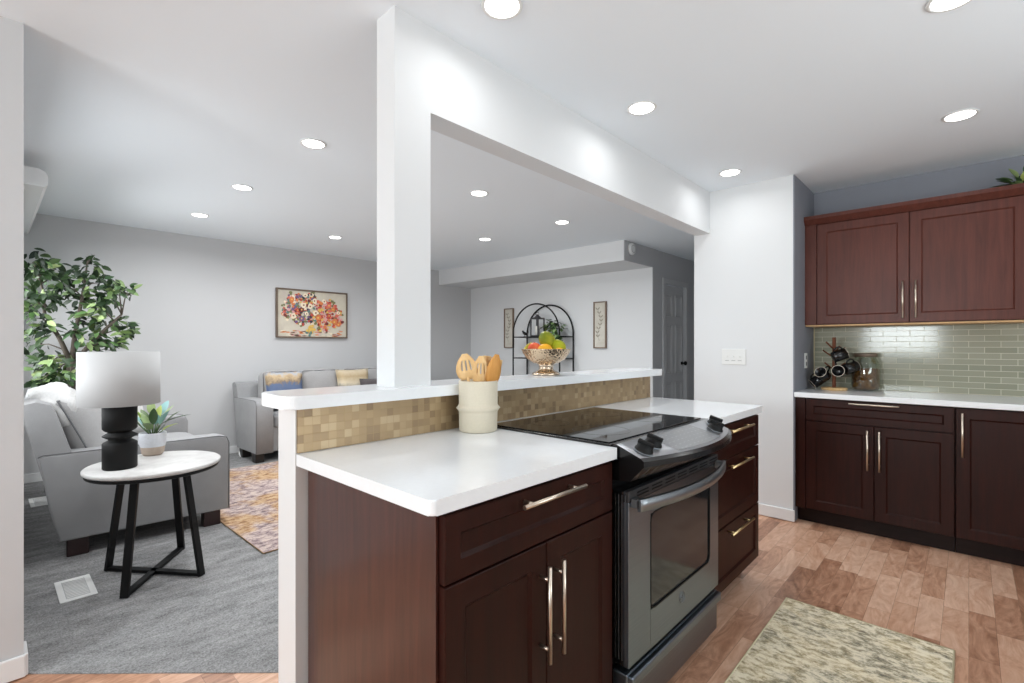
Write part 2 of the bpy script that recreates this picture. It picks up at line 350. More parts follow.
def pillow(bm, w, h, th, mi=0, mat=None, n=14):
    """square pillow in the local YZ plane, thickness along X, corners drawn out"""
    t = bmesh.new(); G = {}
    for sgn in (1, -1):
        for i in range(n+1):
            for j in range(n+1):
                u = -1+2*i/n; v = -1+2*j/n; edge = abs(u) == 1 or abs(v) == 1
                if sgn == -1 and edge: G[(sgn, i, j)] = G[(1, i, j)]; continue
                x = sgn*th/2*((1-u**4)*(1-v**4))**.5 if not edge else 0
                pu = 1-.07*(1-v*v)*abs(u); pv = 1-.07*(1-u*u)*abs(v)
                G[(sgn, i, j)] = t.verts.new((x, u*w/2*pu, v*h/2*pv))
        for i in range(n):
            for j in range(n):
                q = [G[(sgn, i, j)], G[(sgn, i+1, j)], G[(sgn, i+1, j+1)], G[(sgn, i, j+1)]]
                f = t.faces.new(q if sgn == 1 else q[::-1]); f.smooth = True
    merge(bm, t, mi, mat)
def pillow_edge(w, h, n=10):
    pts = []
    for (a, b) in (((-1, -1), (1, -1)), ((1, -1), (1, 1)), ((1, 1), (-1, 1)), ((-1, 1), (-1, -1))):
        for i in range(n):
            u = a[0]+(b[0]-a[0])*i/n; v = a[1]+(b[1]-a[1])*i/n
            pts.append((0, u*w/2*(1-.07*(1-v*v)*abs(u)), v*h/2*(1-.07*(1-u*u)*abs(v))))
    return pts
def obj(name, bm, mats, parent=None, label=None, local=False, loc=None):
    """one mesh object. parent: verts given in world coordinates unless local=True"""
    if not isinstance(mats, (list, tuple)): mats = [mats]
    me = bpy.data.meshes.new(name)
    org = Vector(loc) if loc is not None else Vector((0, 0, 0))
    if parent is not None and not local: org = Vector(worldloc(parent))
    if org.length: bmesh.ops.translate(bm, vec=-org, verts=bm.verts)
    bm.to_mesh(me); bm.free()
    for m in mats: me.materials.append(m if not isinstance(m, str) else M[m])
    o = bpy.data.objects.new(name, me); C.objects.link(o)
    if parent is not None: o.parent = parent
    elif loc is not None: o.location = loc
    if label: o['label'] = label
    return o
def worldloc(o):
    v = Vector(o.location)
    while o.parent: o = o.parent; v += Vector(o.location)
    return v
def tag(o, label, cat, group=None, kind=None):
    o['label'] = label; o['category'] = cat
    if group: o['group'] = group
    if kind: o['kind'] = kind
    return o
def thing(name, label, cat, loc=(0, 0, 0), rz=0, group=None):
    o = bpy.data.objects.new(name, None); C.objects.link(o); o.location = loc; o.rotation_euler = (0, 0, rz); o.empty_display_size = .1
    return tag(o, label, cat, group)
def struct(name, bm, mats, parent=None, label=None):
    o = obj(name, bm, mats, parent)
    if parent is None: o['kind'] = 'structure'
    if label: o['label'] = label
    return o
def sbox(name, *a, mat='wall', bev=0, label=None):
    bm = newbm(); box(bm, *a, bev=bev); return struct(name, bm, mat, None, label)
def dup(root, loc, rz=None, label=None):
    r = root.copy(); C.objects.link(r); r.location = loc
    if rz is not None: r.rotation_euler = (0, 0, rz)
    if label: r['label'] = label
    for ch in list(root.children):
        c = ch.copy(); C.objects.link(c); c.parent = r
        for g in list(ch.children):
            d = g.copy(); C.objects.link(d); d.parent = c
    return r

# ================================================================ SETTING
H = 2.44
bm = newbm(); prism(bm, [(-3.8, -2.0), (4.6, -2.0), (4.6, 1.66), (.80, 1.66), (.80, 1.866), (.10, 2.606), (.10, 2.75), (-3.8, 2.75)], -.05, 0)
struct('floor', bm, 'floor')
bm = newbm(); prism(bm, [(.80, 1.66), (8.1, 1.66), (8.1, 6.3), (-.05, 6.3), (-.05, 2.75), (.10, 2.75), (.10, 2.606), (.80, 1.866)], -.05, .004)
struct('floor_carpet', bm, 'carpet')
sbox('ceiling', -3.8, 8.1, -2.0, 6.3, H, H+.05, mat='ceil')
sbox('wall_left', -3.8, .10, 2.586, 2.70, 0, H, mat='wall_lv')
sbox('wall_back', -.05, 5.75, 6.2, 6.3, 0, H, mat='wall_lv')
bm = newbm()
for a in ((2.70, 2.8, 0, H), (4.05, 4.35, 0, H), (5.95, 6.2, 0, H), (2.8, 4.05, 0, .75), (2.8, 4.05, 2.22, H), (4.35, 5.95, 0, .9), (4.35, 5.95, 2.22, H)): box(bm, -.05, .06, *a)
struct('wall_living', bm, 'wall_lv')
sbox('wall_dining', 5.63, 5.75, 2.87, 6.2, 0, H, mat='wall')
sbox('trim_soffit', 4.945, 5.63, 2.87, 6.2, 2.21, H, mat='wall')
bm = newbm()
for a in ((4.946, 5.63, 2.2105, H),): box(bm, a[0], a[1], 2.862, 2.8698, a[2], a[3])  # thin skin on the soffit end, its shade painted as darker grey
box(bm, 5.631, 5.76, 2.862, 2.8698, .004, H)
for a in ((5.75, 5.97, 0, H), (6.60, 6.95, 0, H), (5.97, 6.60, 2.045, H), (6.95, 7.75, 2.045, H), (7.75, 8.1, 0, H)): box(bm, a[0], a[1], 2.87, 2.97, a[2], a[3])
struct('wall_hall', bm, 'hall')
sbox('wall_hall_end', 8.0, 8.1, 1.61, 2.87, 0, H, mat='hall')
sbox('wall_right', 3.87, 8.0, .905, 1.61, 0, H, mat='wall')
bm = newbm(); box(bm, 3.872, 4.462, .897, .9055, 0, H); struct('wall_nook_side', bm, 'nook')
sbox('wall_nook', 4.46, 4.56, -2.0, .905, 0, H, mat='nook')
bm = newbm()
for a in ((-3.8, .5, 0, H), (2.7, 4.46, 0, H), (.5, 2.7, 0, .95), (.5, 2.7, 2.05, H)): box(bm, a[0], a[1], -2.0, -1.9, a[2], a[3])
struct('wall_sink', bm, 'wall')
bm = newbm()
for a in ((-2.0, .4, 0, H), (1.6, 2.586, 0, H), (.4, 1.6, 2.2, H), (.4, 1.6, 0, 1.05)): box(bm, -3.8, -3.7, *a)
struct('wall_window_side', bm, 'wall')
sbox('wall_half', .634, 2.90, 1.475, 1.60, 0, 1.05, mat='trim')
bm = newbm(); box(bm, .987, 1.145, 1.485, 1.60, 1.09, H); struct('wall_pillar', bm, 'wall')
sbox('wall_header', 1.145, 3.87, 1.485, 1.60, 2.115, H, mat='wall')
# baseboards
def base(name, x0, x1, y0, y1): sbox(name, x0, x1, y0, y1, 0.004, .085, mat='trim', bev=.004)
base('baseboard_left', -3.7, .105, 2.572, 2.586); base('baseboard_left_end', .10, .112, 2.58, 2.70)
base('baseboard_back', .06, 5.63, 6.186, 6.2); base('baseboard_living', .06, .074, 2.70, 6.18)
base('baseboard_right', 3.856, 3.87, .893, 1.61); base('baseboard_dining', 5.616, 5.63, 2.87, 6.18)
# windows behind and beside the camera, the near living one added for light
def window_y(name, x0, x1, z0, z1, y, s):
    bm = newbm(); f = .05
    for a in ((x0, x1, z0, z0+f), (x0, x1, z1-f, z1), (x0, x0+f, z0+f, z1-f), (x1-f, x1, z0+f, z1-f), ((x0+x1)/2-.02, (x0+x1)/2+.02, z0+f, z1-f)): box(bm, a[0], a[1], y-.03, y+.03, a[2], a[3], .004)
    o = struct(name, bm, 'trim'); bm = newbm(); box(bm, x0+f, x1-f, y-.006, y-.001, z0+f, z1-f); obj('window_pane', bm, 'pane', o)
window_y('window_1', .5, 2.7, .95, 2.05, -1.95, 1)
def window_x(name, y0, y1, z0, z1, x):
    bm = newbm(); f = .05
    for a in ((y0, y1, z0, z0+f), (y0, y1, z1-f, z1), (y0, y0+f, z0+f, z1-f), (y1-f, y1, z0+f, z1-f), ((y0+y1)/2-.02, (y0+y1)/2+.02, z0+f, z1-f)): box(bm, x-.03, x+.03, a[0], a[1], a[2], a[3], .004)
    o = struct(name, bm, 'trim'); bm = newbm(); box(bm, x-.003, x+.003, y0+f, y1-f, z0+f, z1-f); obj('window_pane', bm, 'pane', o)
window_x('window_2', 4.35, 5.95, .9, 2.22, 0.0)
window_x('added_window_3', 2.8, 4.05, .75, 2.22, 0.0)  # unseen window, added to carry extra light into the living room
window_x('window_4', .4, 1.6, 1.05, 2.2, -3.75)
# valance with vertical blind at the living room window
t = thing('window_valance', 'white box valance above the living room window at far left', 'valance', (.165, 5.2, 2.22))
bm = newbm()
prof = [(.065, 2.235), (.255, 2.235), (.272, 2.25), (.275, 2.30), (.262, 2.33), (.23, 2.345), (.065, 2.345)]
mt = Matrix(((1, 0, 0, 0), (0, 0, 1, 0), (0, 1, 0, 0), (0, 0, 0, 1)))
prism(bm, prof, 4.25, 6.18, mat=mt); obj('valance_box', bm, 'trim', t)
bm = newbm(); box(bm, .14, .17, 4.3, 6.15, 2.205, 2.235, .003); obj('headrail', bm, 'plastic', t)

# hall door
bm = newbm(); box(bm, 5.985, 6.585, 2.895, 2.93, .01, 2.03)
for zc0, zc1 in ((1.62, 1.92), (.86, 1.52), (.16, .76)):
    for xc in (6.14, 6.43):
        x0, x1 = xc-.1, xc+.1
        for k, (i, dpt) in enumerate(((0, .008), (.03, .004))):
            r = [(x0+i, x1-i, zc0+i, zc0+i+.014), (x0+i, x1-i, zc1-i-.014, zc1-i), (x0+i, x0+i+.014, zc0+i, zc1-i), (x1-i-.014, x1-i, zc0+i, zc1-i)]
            for a in r: box(bm, a[0], a[1], 2.895-dpt, 2.9, a[2], a[3], .002)
d = struct('door_1', bm, 'halldoor')
bm = newbm()
for z in (1.05,):
    lathe(bm, [(0, 0), (.03, 0), (.03, .006), (.012, .012), (.012, .035), (.028, .045), (.03, .06), (.02, .072), (0, .074)], n=16, mat=Matrix.Translation((6.535, 2.895, 1.0)) @ Matrix.Rotation(PI/2, 4, 'X'))
obj('door_knob', bm, 'blackmatte', d)
bm = newbm()
for z in (.3, 1.1, 1.8): box(bm, 5.978, 5.995, 2.885, 2.9, z, z+.1, .002)
obj('hinge', bm, 'blackmatte', d)
bm = newbm()
box(bm, 5.90, 5.97, 2.855, 2.8699, 0.004, 2.04, .004); box(bm, 6.60, 6.67, 2.855, 2.8699, 0.004, 2.04, .004); box(bm, 5.90, 6.67, 2.855, 2.8699, 2.041, 2.11, .004)
struct('trim_hall_door', bm, 'halldoor')
bm = newbm(); box(bm, 6.88, 6.95, 2.855, 2.8699, 0.004, 2.11, .004); struct('trim_hall_opening', bm, 'halldoor')
bm = newbm(); box(bm, 6.96, 7.74, 2.90, 2.94, .01, 2.03); d = struct('door_2', bm, 'hall')  # slab in the shade-darkened hall grey, standing for the dim doorway
bm = newbm(); lathe(bm, [(0, 0), (.03, 0), (.03, .006), (.012, .012), (.012, .035), (.028, .045), (.03, .06), (.02, .072), (0, .074)], n=16, mat=Matrix.Translation((7.02, 2.90, 1.0)) @ Matrix.Rotation(PI/2, 4, 'X')); obj('door_knob', bm, 'blackmatte', d)

# ================================================================ RECESSED LAMPS
def lamp_label(x, y):
    names = {0: 'recessed round lamp over the near island end, top edge of the photo', 1: 'recessed round lamp over the cooktop, beside the white header',
             2: 'recessed round lamp nearest the white wall with the switches', 3: 'recessed round lamp in front of the upper cabinets',
             4: 'recessed round lamp cut by the top right edge of the photo', 
             6: 'nearest of the three recessed living room lamps left of the pillar', 7: 'middle of the three recessed living room lamps left of the pillar',
             8: 'farthest of the three recessed living room lamps, nearest the ficus', 9: 'recessed lamp seen highest through the opening right of the pillar',
             10: 'recessed lamp beyond the opening nearest the hallway', 11: 'recessed lamp beyond the opening nearest the white soffit', 12: 'recessed lamp above the flower painting, just left of the pillar'}
    return names
for i, (x, y) in enumerate(LAMPS):
    if i == 5: continue
    t = thing('recessed_ceiling_lamp', lamp_label(x, y)[i], 'ceiling lamp', (x, y, H), 0, 'recessed ceiling lamps')
    bm = newbm(); lathe(bm, [(.0595, -.001), (.072, -.001), (.074, -.004), (.070, -.007), (.061, -.006), (.0595, -.001)], (x, y, H), 32, cap=False); obj('trim_ring', bm, 'plastic', t)
    bm = newbm(); lathe(bm, [(0, -.0065), (.058, -.0065), (.059, -.003), (0, -.003)], (x, y, H), 24); obj('lens', bm, 'lens', t, 'glowing white lens')
    a = area('lamp_glow', (x, y, H-.012), (0, 0, 0), .10, .1, LAMP_W*(9.8 if y > 2 else 1), (.96, .985, 1), 165, 'DISK')
    a.parent = t; a.location = (0, 0, -.012)

# ================================================================ CABINETRY
def shaker(name, o, u, n, w, h, mat, parent, fw=.058, th=.02, label=None):
    """shaker door / drawer front. o: lower left corner on the FRONT plane, u: width direction, n: outward normal"""
    o, u, n = Vector(o), Vector(u), Vector(n); z = Vector((0, 0, 1)); bm = newbm()
    def ring(i, d): return [bm.verts.new(o+u*a+z*b_+n*d) for a, b_ in ((i, i), (w-i, i), (w-i, h-i), (i, h-i))]
    R = [ring(0, -th), ring(0, -.002), ring(.002, 0), ring(fw, 0), ring(fw+.0075, -.0075), ring(fw+.009, -.008)]
    for A, B in zip(R, R[1:]):
        for k in range(4): bm.faces.new((A[k], A[(k+1) % 4], B[(k+1) % 4], B[k]))
    bm.faces.new(R[-1]); bm.faces.new(R[0][::-1])
    bmesh.ops.recalc_face_normals(bm, faces=bm.faces)
    return obj(name, bm, mat, parent, label)
def bar_handle(c, axis, n, length, parent, mat='nickel', r=.0058, stand=.034, name='handle'):
    """bar pull: c centre on door surface"""
    c, a, n = Vector(c), Vector(axis), Vector(n); bm = newbm()
    p = c+n*stand; tube(bm, [p-a*length/2, p+a*length/2], r, 12)
    for s in (-1, 1):
        q = c+a*(s*length*.36); tube(bm, [q+n*.0005, q+n*stand], r*.8, 10)
    return obj(name, bm, mat, parent)
# island, left of the range
XI = .672
t = thing('island_cabinet', 'dark cherry base cabinet at the near left end of the island', 'cabinet', (1.02, 1.15, 0))
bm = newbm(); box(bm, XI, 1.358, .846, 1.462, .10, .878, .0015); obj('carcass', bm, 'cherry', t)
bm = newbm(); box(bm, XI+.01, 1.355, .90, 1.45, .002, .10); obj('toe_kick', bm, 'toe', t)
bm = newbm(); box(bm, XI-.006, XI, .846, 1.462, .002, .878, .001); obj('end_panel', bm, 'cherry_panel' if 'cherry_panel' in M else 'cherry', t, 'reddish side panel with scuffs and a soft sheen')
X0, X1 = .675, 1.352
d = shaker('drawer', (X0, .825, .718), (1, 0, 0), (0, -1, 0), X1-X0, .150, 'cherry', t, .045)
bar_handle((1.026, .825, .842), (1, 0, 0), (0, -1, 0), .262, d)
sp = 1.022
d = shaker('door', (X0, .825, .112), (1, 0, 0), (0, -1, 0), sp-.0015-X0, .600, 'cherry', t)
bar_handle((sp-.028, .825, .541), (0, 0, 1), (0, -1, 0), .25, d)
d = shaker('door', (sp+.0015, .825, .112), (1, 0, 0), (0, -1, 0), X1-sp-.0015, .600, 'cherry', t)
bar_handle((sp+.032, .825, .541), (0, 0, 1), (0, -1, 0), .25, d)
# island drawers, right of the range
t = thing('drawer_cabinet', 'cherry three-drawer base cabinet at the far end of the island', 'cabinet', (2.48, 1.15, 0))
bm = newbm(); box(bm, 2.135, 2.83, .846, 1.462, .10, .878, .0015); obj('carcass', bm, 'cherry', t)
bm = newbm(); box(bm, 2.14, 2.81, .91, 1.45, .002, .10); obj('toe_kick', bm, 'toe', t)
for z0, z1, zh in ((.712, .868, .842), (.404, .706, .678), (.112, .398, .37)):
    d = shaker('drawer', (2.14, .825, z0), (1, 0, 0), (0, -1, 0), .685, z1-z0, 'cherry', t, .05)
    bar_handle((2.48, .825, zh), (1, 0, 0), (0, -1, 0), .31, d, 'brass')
# countertops
def slab(name, pts, z0, z1, mat, label, cat, parent=None, r=.004):
    bm = newbm(); prism(bm, pts, z0, z1, bev=r, seg=3); cx = sum(p[0] for p in pts)/len(pts); cy = sum(p[1] for p in pts)/len(pts)
    return tag(obj(name, bm, mat, loc=(cx, cy, z0)), label, cat)
def rc(x0, x1, y0, y1, r=.02, rs=None, n=5):
    pts = []; R = rs or (r, r, r, r)
    for (cx, cy, a0, k) in ((x0, y0, PI, 0), (x1, y0, 1.5*PI, 1), (x1, y1, 0, 2), (x0, y1, .5*PI, 3)):
        q = R[k]; ccx = cx+q if cx == x0 else cx-q; ccy = cy+q if cy == y0 else cy-q
        if q <= 0: pts.append((cx, cy)); continue
        for i in range(n+1): a = a0+PI/2*i/n; pts.append((ccx+q*math.cos(a), ccy+q*math.sin(a)))
    return pts
slab('countertop', rc(.632, 1.3645, .815, 1.4655, rs=(.014, .002, .001, .001)), .8795, .914, 'quartz', 'white quartz countertop left of the black cooktop, crock standing on it', 'countertop')
slab('countertop', rc(2.1355, 2.87, .815, 1.4655, rs=(.002, .014, .001, .001)), .8795, .914, 'quartz', 'white quartz countertop on the island beyond the cooktop', 'countertop')
slab('countertop', [(1.366, 1.412), (2.134, 1.412), (2.134, 1.4655), (1.366, 1.4655)], .8795, .914, 'quartz', 'narrow white quartz strip behind the black cooktop', 'countertop')
slab('bar_top', rc(.588, 2.935, 1.425, 1.665, rs=(.03, .012, .012, .06)), 1.0505, 1.09, 'quartz', 'raised white bar top on the half wall, fruit bowl standing on it', 'countertop')
# brass mosaic strip on the half wall
bm = newbm(); box(bm, .637, 2.85, 1.4665, 1.4745, .915, 1.05); tag(obj('mosaic_backsplash', bm, 'mosaic', loc=(1.74, 1.47, .915)), 'brass coloured mosaic tile strip between island counter and bar top', 'backsplash')

# wall base cabinets
t = thing('base_cabinet', 'dark cherry base cabinet with one wide drawer over two doors, beside the white wall', 'cabinet', (4.2, .45, 0))
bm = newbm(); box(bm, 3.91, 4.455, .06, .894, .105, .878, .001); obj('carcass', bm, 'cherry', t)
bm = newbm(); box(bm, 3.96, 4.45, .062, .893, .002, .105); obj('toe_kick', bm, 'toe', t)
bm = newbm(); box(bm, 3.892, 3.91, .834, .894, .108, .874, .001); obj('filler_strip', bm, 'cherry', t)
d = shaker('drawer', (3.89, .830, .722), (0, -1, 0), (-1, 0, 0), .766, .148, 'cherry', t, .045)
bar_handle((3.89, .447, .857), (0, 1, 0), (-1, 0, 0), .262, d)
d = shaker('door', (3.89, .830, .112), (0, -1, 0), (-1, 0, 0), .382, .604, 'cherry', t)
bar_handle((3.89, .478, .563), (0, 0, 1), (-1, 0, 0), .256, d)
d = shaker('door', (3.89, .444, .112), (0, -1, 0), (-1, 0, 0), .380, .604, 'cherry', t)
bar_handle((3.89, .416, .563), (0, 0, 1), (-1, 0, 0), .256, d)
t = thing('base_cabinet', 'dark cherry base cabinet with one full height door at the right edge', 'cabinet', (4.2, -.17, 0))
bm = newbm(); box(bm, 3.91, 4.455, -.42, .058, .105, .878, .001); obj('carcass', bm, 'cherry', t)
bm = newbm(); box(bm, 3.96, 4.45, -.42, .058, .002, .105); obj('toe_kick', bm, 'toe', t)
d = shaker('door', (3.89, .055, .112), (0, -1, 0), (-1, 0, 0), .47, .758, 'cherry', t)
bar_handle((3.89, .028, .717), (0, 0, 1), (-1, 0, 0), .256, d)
slab('countertop', [(3.862, -.43), (4.4585, -.43), (4.4585, .896), (3.862, .896)], .8795, .914, 'quartz', 'white quartz countertop along the tiled wall, glass jar and mug tree on it', 'countertop')
bm = newbm(); box(bm, 4.452, 4.4598, -.43, .889, .915, 1.379); box(bm, 4.450, 4.4598, .889, .896, .915, 1.379, mi=1)
tag(obj('tile_backsplash', bm, ['subway', 'runner_edge'], loc=(4.456, .2, .915)), 'sage glass subway tile backsplash under the upper cabinets', 'backsplash')
# upper cabinets
t = thing('upper_cabinet', 'reddish cherry upper cabinet with two shaker doors and crown moulding', 'cabinet', (4.32, .3, 1.38))
bm = newbm(); box(bm, 4.19, 4.4595, -.262, .8965, 1.392, 2.15, .001); obj('carcass', bm, 'cherry_up', t)
bm = newbm(); box(bm, 4.185, 4.4595, -.262, .8965, 1.380, 1.391, .001); obj('bottom_panel', bm, 'maple', t, 'pale unfinished wood underside')
bm = newbm(); box(bm, 4.172, 4.19, .822, .8965, 1.392, 2.15, .001); obj('filler_strip', bm, 'cherry_up', t)
bm = newbm()
cr = [(4.165, 2.128), (4.150, 2.150), (4.138, 2.165), (4.138, 2.19), (4.4595, 2.19), (4.4595, 2.151), (4.185, 2.151), (4.169, 2.128)]
prism(bm, cr, -.262, .8965, mat=mt); obj('crown_moulding', bm, 'cherry_up', t)
for y0, w_, hy in ((.818, .527, .322), (.287, .545, .255)):
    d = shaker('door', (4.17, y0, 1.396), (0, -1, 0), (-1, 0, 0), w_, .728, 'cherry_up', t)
    bar_handle((4.17, hy, 1.545), (0, 0, 1), (-1, 0, 0), .245, d)

# ================================================================ RANGE
RX0, RX1 = 1.367, 2.133
t = thing('electric_range', 'black and stainless slide-in electric range with glass cooktop', 'range', ((RX0+RX1)/2, 1.1, 0))
bm = newbm(); box(bm, RX0+.002, RX1-.002, .842, 1.405, .03, .905, .003)
box(bm, RX0+.03, RX1-.03, .90, 1.38, .0, .03); obj('body', bm, 'black', t)
bm = newbm(); box(bm, RX0-.004, RX1+.004, .838, 1.408, .9155, .921, .002); box(bm, RX0, RX1, .842, 1.404, .905, .9155)
obj('cooktop_rim', bm, 'black', t)
bm = newbm(); box(bm, RX0+.012, RX1-.012, .853, 1.398, .9205, .9245, .0015); ct = obj('cooktop_glass', bm, 'blackglass', t)
M['burner'] = simple('burner_marking', rgb(44, 44, 46), .15)
for (bx, by, br) in ((1.56, 1.24, .075), (1.93, 1.24, .09), (1.56, 1.0, .105), (1.93, 1.0, .075)):
    bm = newbm(); lathe(bm, [(br-.0015, .9248), (br+.0015, .9248)], (bx, by, 0), 48, cap=False); obj('burner_ring', bm, 'burner', ct)
# control panel, bowed
N = 24
def bow(u): return 1-(2*u-1)**2
bm = newbm(); rings = []
for i in range(N+1):
    u = i/N; x = RX0+.006+(RX1-RX0-.012)*u; b_ = bow(u)
    yf = .728-.074*b_
    prof = [(.843, .921), (.824, .9225), (yf+.012, .890), (yf, .881), (yf-.001, .864), (.775-.02*b_, .812), (.843, .806)]
    rings.append([bm.verts.new((x, p[0], p[1])) for p in prof])
for A, B in zip(rings, rings[1:]):
    for k in range(7):
        f = bm.faces.new((A[k], B[k], B[(k+1) % 7], A[(k+1) % 7])); f.smooth = k in (1,); f.material_index = 1 if k == 1 else 0
bm.faces.new(rings[0]); bm.faces.new(rings[-1][::-1]); bmesh.ops.recalc_face_normals(bm, faces=bm.faces)
cp = obj('control_panel', bm, ['black', 'chrome'], t)
def psurf(x, s):
    """point on the sloped panel: s=0 back, 1 front"""
    u = (x-RX0)/(RX1-RX0); yf = .728-.074*bow(u)+.012
    return Vector((x, .836+(yf-.836)*s, .926+(.890-.926)*s))
nrm = Vector((0, -.036, .1)).normalized()
bm = newbm(); g_ = []
for i in range(13):
    x = 1.555+.36*i/12; g_.append([bm.verts.new(psurf(x, s)+nrm*.0008) for s in (.14, .92)])
for A, B in zip(g_, g_[1:]): bm.faces.new((A[0], A[1], B[1], B[0]))
obj('touch_keypad', bm, 'keypad', cp, 'grey touch control panel')
rotp = nrm.to_track_quat('Z', 'Y').to_matrix().to_4x4()
for (kx, s) in ((1.425, .68), (1.505, .50), (1.985, .66), (2.065, .50)):
    p = psurf(kx, s); bm = newbm(); mm = Matrix.Translation(p) @ rotp
    lathe(bm, [(0, 0), (.029, 0), (.0295, .008), (.0265, .010), (.0245, .022), (.0225, .024), (0, .024)], n=24, mat=mm)
    box(bm, -.007, .007, -.026, .026, .020, .035, .003, mat=mm @ Matrix.Rotation(.25, 4, 'Z'))
    k = obj('knob', bm, 'blackmatte', cp); bm = newbm(); lathe(bm, [(.0298, .0015), (.0312, .0015), (.0312, .004), (.0298, .004)], n=24, mat=mm); obj('knob_ring', bm, 'steel_lt', k)
# oven door
YD = .78
DX0, DX1, DZ0, DZ1 = RX0+.008, RX1-.008, .222, .777
WX0, WX1, WZ0, WZ1 = 1.52, 2.03, .352, .675
bm = newbm()
box(bm, DX0, WX0, YD, .80, DZ0, .742, .002); box(bm, WX1, DX1, YD, .80, DZ0, .742, .002)
box(bm, WX0, WX1, YD, .80, DZ0, WZ0, .0); box(bm, WX0, WX1, YD, .80, WZ1, .742, .0)
dr = obj('oven_door', bm, 'steel', t, 'brushed stainless oven door')
bm = newbm(); box(bm, DX0, DX1, .801, .836, DZ0, .775, .002); obj('door_back', bm, 'black', dr)
bm = newbm(); box(bm, DX0, DX1, YD+.001, .80, .7425, .777, .002); obj('door_cap', bm, 'slotgrey', dr)
bm = newbm()
for i in range(4): box(bm, DX0-.0012, DX0, .790+.012*i, .7935+.012*i, .24, .765)
obj('door_side_trim', bm, 'steel_lt', dr)
bm = newbm(); pts = rc(WX0+.006, WX1-.006, WZ0+.006, WZ1-.006, .02)
prism(bm, pts, -.793, -.7835, mat=Matrix(((1, 0, 0, 0), (0, 0, -1, 0), (0, 1, 0, 0), (0, 0, 0, 1)))); obj('oven_window', bm, 'ovenglass', dr, 'dark oven window')
bm = newbm(); tube(bm, [(p[0], YD+.002, p[1]) for p in rc(WX0, WX1, WZ0, WZ1, .03)], .004, 8, True); obj('window_gasket', bm, 'blackmatte', dr)
bm = newbm()
for r in range(2):
    for i in range(7):
        x = DX0+.055+.1*i; box(bm, x, x+.075, YD-.0012, YD+.001, .752+.011*r, .757+.011*r, .001)
obj('vent_slots', bm, 'blackmatte', dr)
# handle: broad bowed bar
bm = newbm(); rings = []
for i in range(25):
    u = i/24; x = DX0+.012+(DX1-DX0-.024)*u; y = .745-.052*bow(u)
    prof = [(y+.012, .718), (y, .720), (y-.001, .738), (y, .756), (y+.012, .758)]
    rings.append([bm.verts.new((x, p[0], p[1])) for p in prof])
for A, B in zip(rings, rings[1:]):
    for k in range(5): f = bm.faces.new((A[k], B[k], B[(k+1) % 5], A[(k+1) % 5])); f.smooth = True
bm.faces.new(rings[0]); bm.faces.new(rings[-1][::-1]); bmesh.ops.recalc_face_normals(bm, faces=bm.faces)
for x in (DX0+.012, DX1-.047): box(bm, x, x+.035, .748, YD-.0005, .726, .755, .003)
obj('handle', bm, 'steel_lt', dr)
# round monogram badge
bm = newbm(); bc = Vector((1.764, YD-.0015, .305))
tube(bm, [bc+Vector((.021*math.cos(a), 0, .021*math.sin(a))) for a in [2*PI*i/32 for i in range(32)]], .0012, 6, True)
def curve(pts): tube(bm, [bc+Vector((x*.001, 0, z*.001)) for x, z in pts], .0011, 6)
curve([(-2, 7), (-5, 10), (-10, 8), (-12, 1), (-10, -6), (-6, -8), (-3, -4), (-2, 1), (-6, 1)])
curve([(9, 6), (6, 9), (3, 7), (4, 2), (8, 1), (4, 0), (2, -4), (5, -8), (10, -6), (12, -3)])
obj('badge', bm, 'steel_lt', dr)
# storage drawer
bm = newbm(); box(bm, DX0, DX1, .786, .838, .035, .200, .004); box(bm, DX0+.004, DX1-.004, .765, .79, .165, .198, .006); obj('storage_drawer', bm, 'steel', t, 'stainless bottom drawer')

# ================================================================ SWITCHES AND OUTLETS
t = thing('light_switch_plate', 'white triple light switch plate on the white kitchen wall', 'light switch', (3.868, 1.305, 1.154))
bm = newbm(); box(bm, 3.862, 3.8695, 1.218, 1.392, 1.094, 1.213, .003); obj('cover_plate', bm, 'plastic', t)
for k in range(3):
    y = 1.26+.046*k; bm = newbm(); box(bm, 3.8608, 3.8625, y-.006, y+.006, 1.141, 1.165); box(bm, 3.852, 3.862, y-.0035, y+.0035, 1.151, 1.16, .001, mat=None); box(bm, 3.8613, 3.862, y-.014, y+.014, 1.124, 1.127, mi=1)
    obj('toggle', bm, ['plastic', 'slot'], t)
t = thing('wall_outlet', 'white outlet plate on the slate side wall above the counter', 'outlet', (4.185, .897, 1.125))
bm = newbm(); box(bm, 4.15, 4.22, .890, .8965, 1.07, 1.183, .003); obj('cover_plate', bm, 'plastic', t)
for z in (1.103, 1.15):
    bm = newbm(); box(bm, 4.170, 4.200, .8885, .890, z-.014, z+.014, .0008); obj('socket', bm, 'slot', t)
t = thing('smoke_detector', 'round white smoke detector on the hallway wall by the soffit', 'smoke detector', (5.09, 2.86, 2.35))
bm = newbm(); mm = Matrix.Translation((5.09, 2.861, 2.355)) @ Matrix.Rotation(PI/2, 4, 'X')
lathe(bm, [(0, 0), (.07, 0), (.07, .018), (.06, .032), (.03, .037), (0, .037)], n=32, mat=mm); obj('housing', bm, 'plastic', t)
bm = newbm(); lathe(bm, [(.040, .0365), (.045, .0365)], n=32, mat=mm, cap=False); obj('vent_ring', bm, 'slot', t)

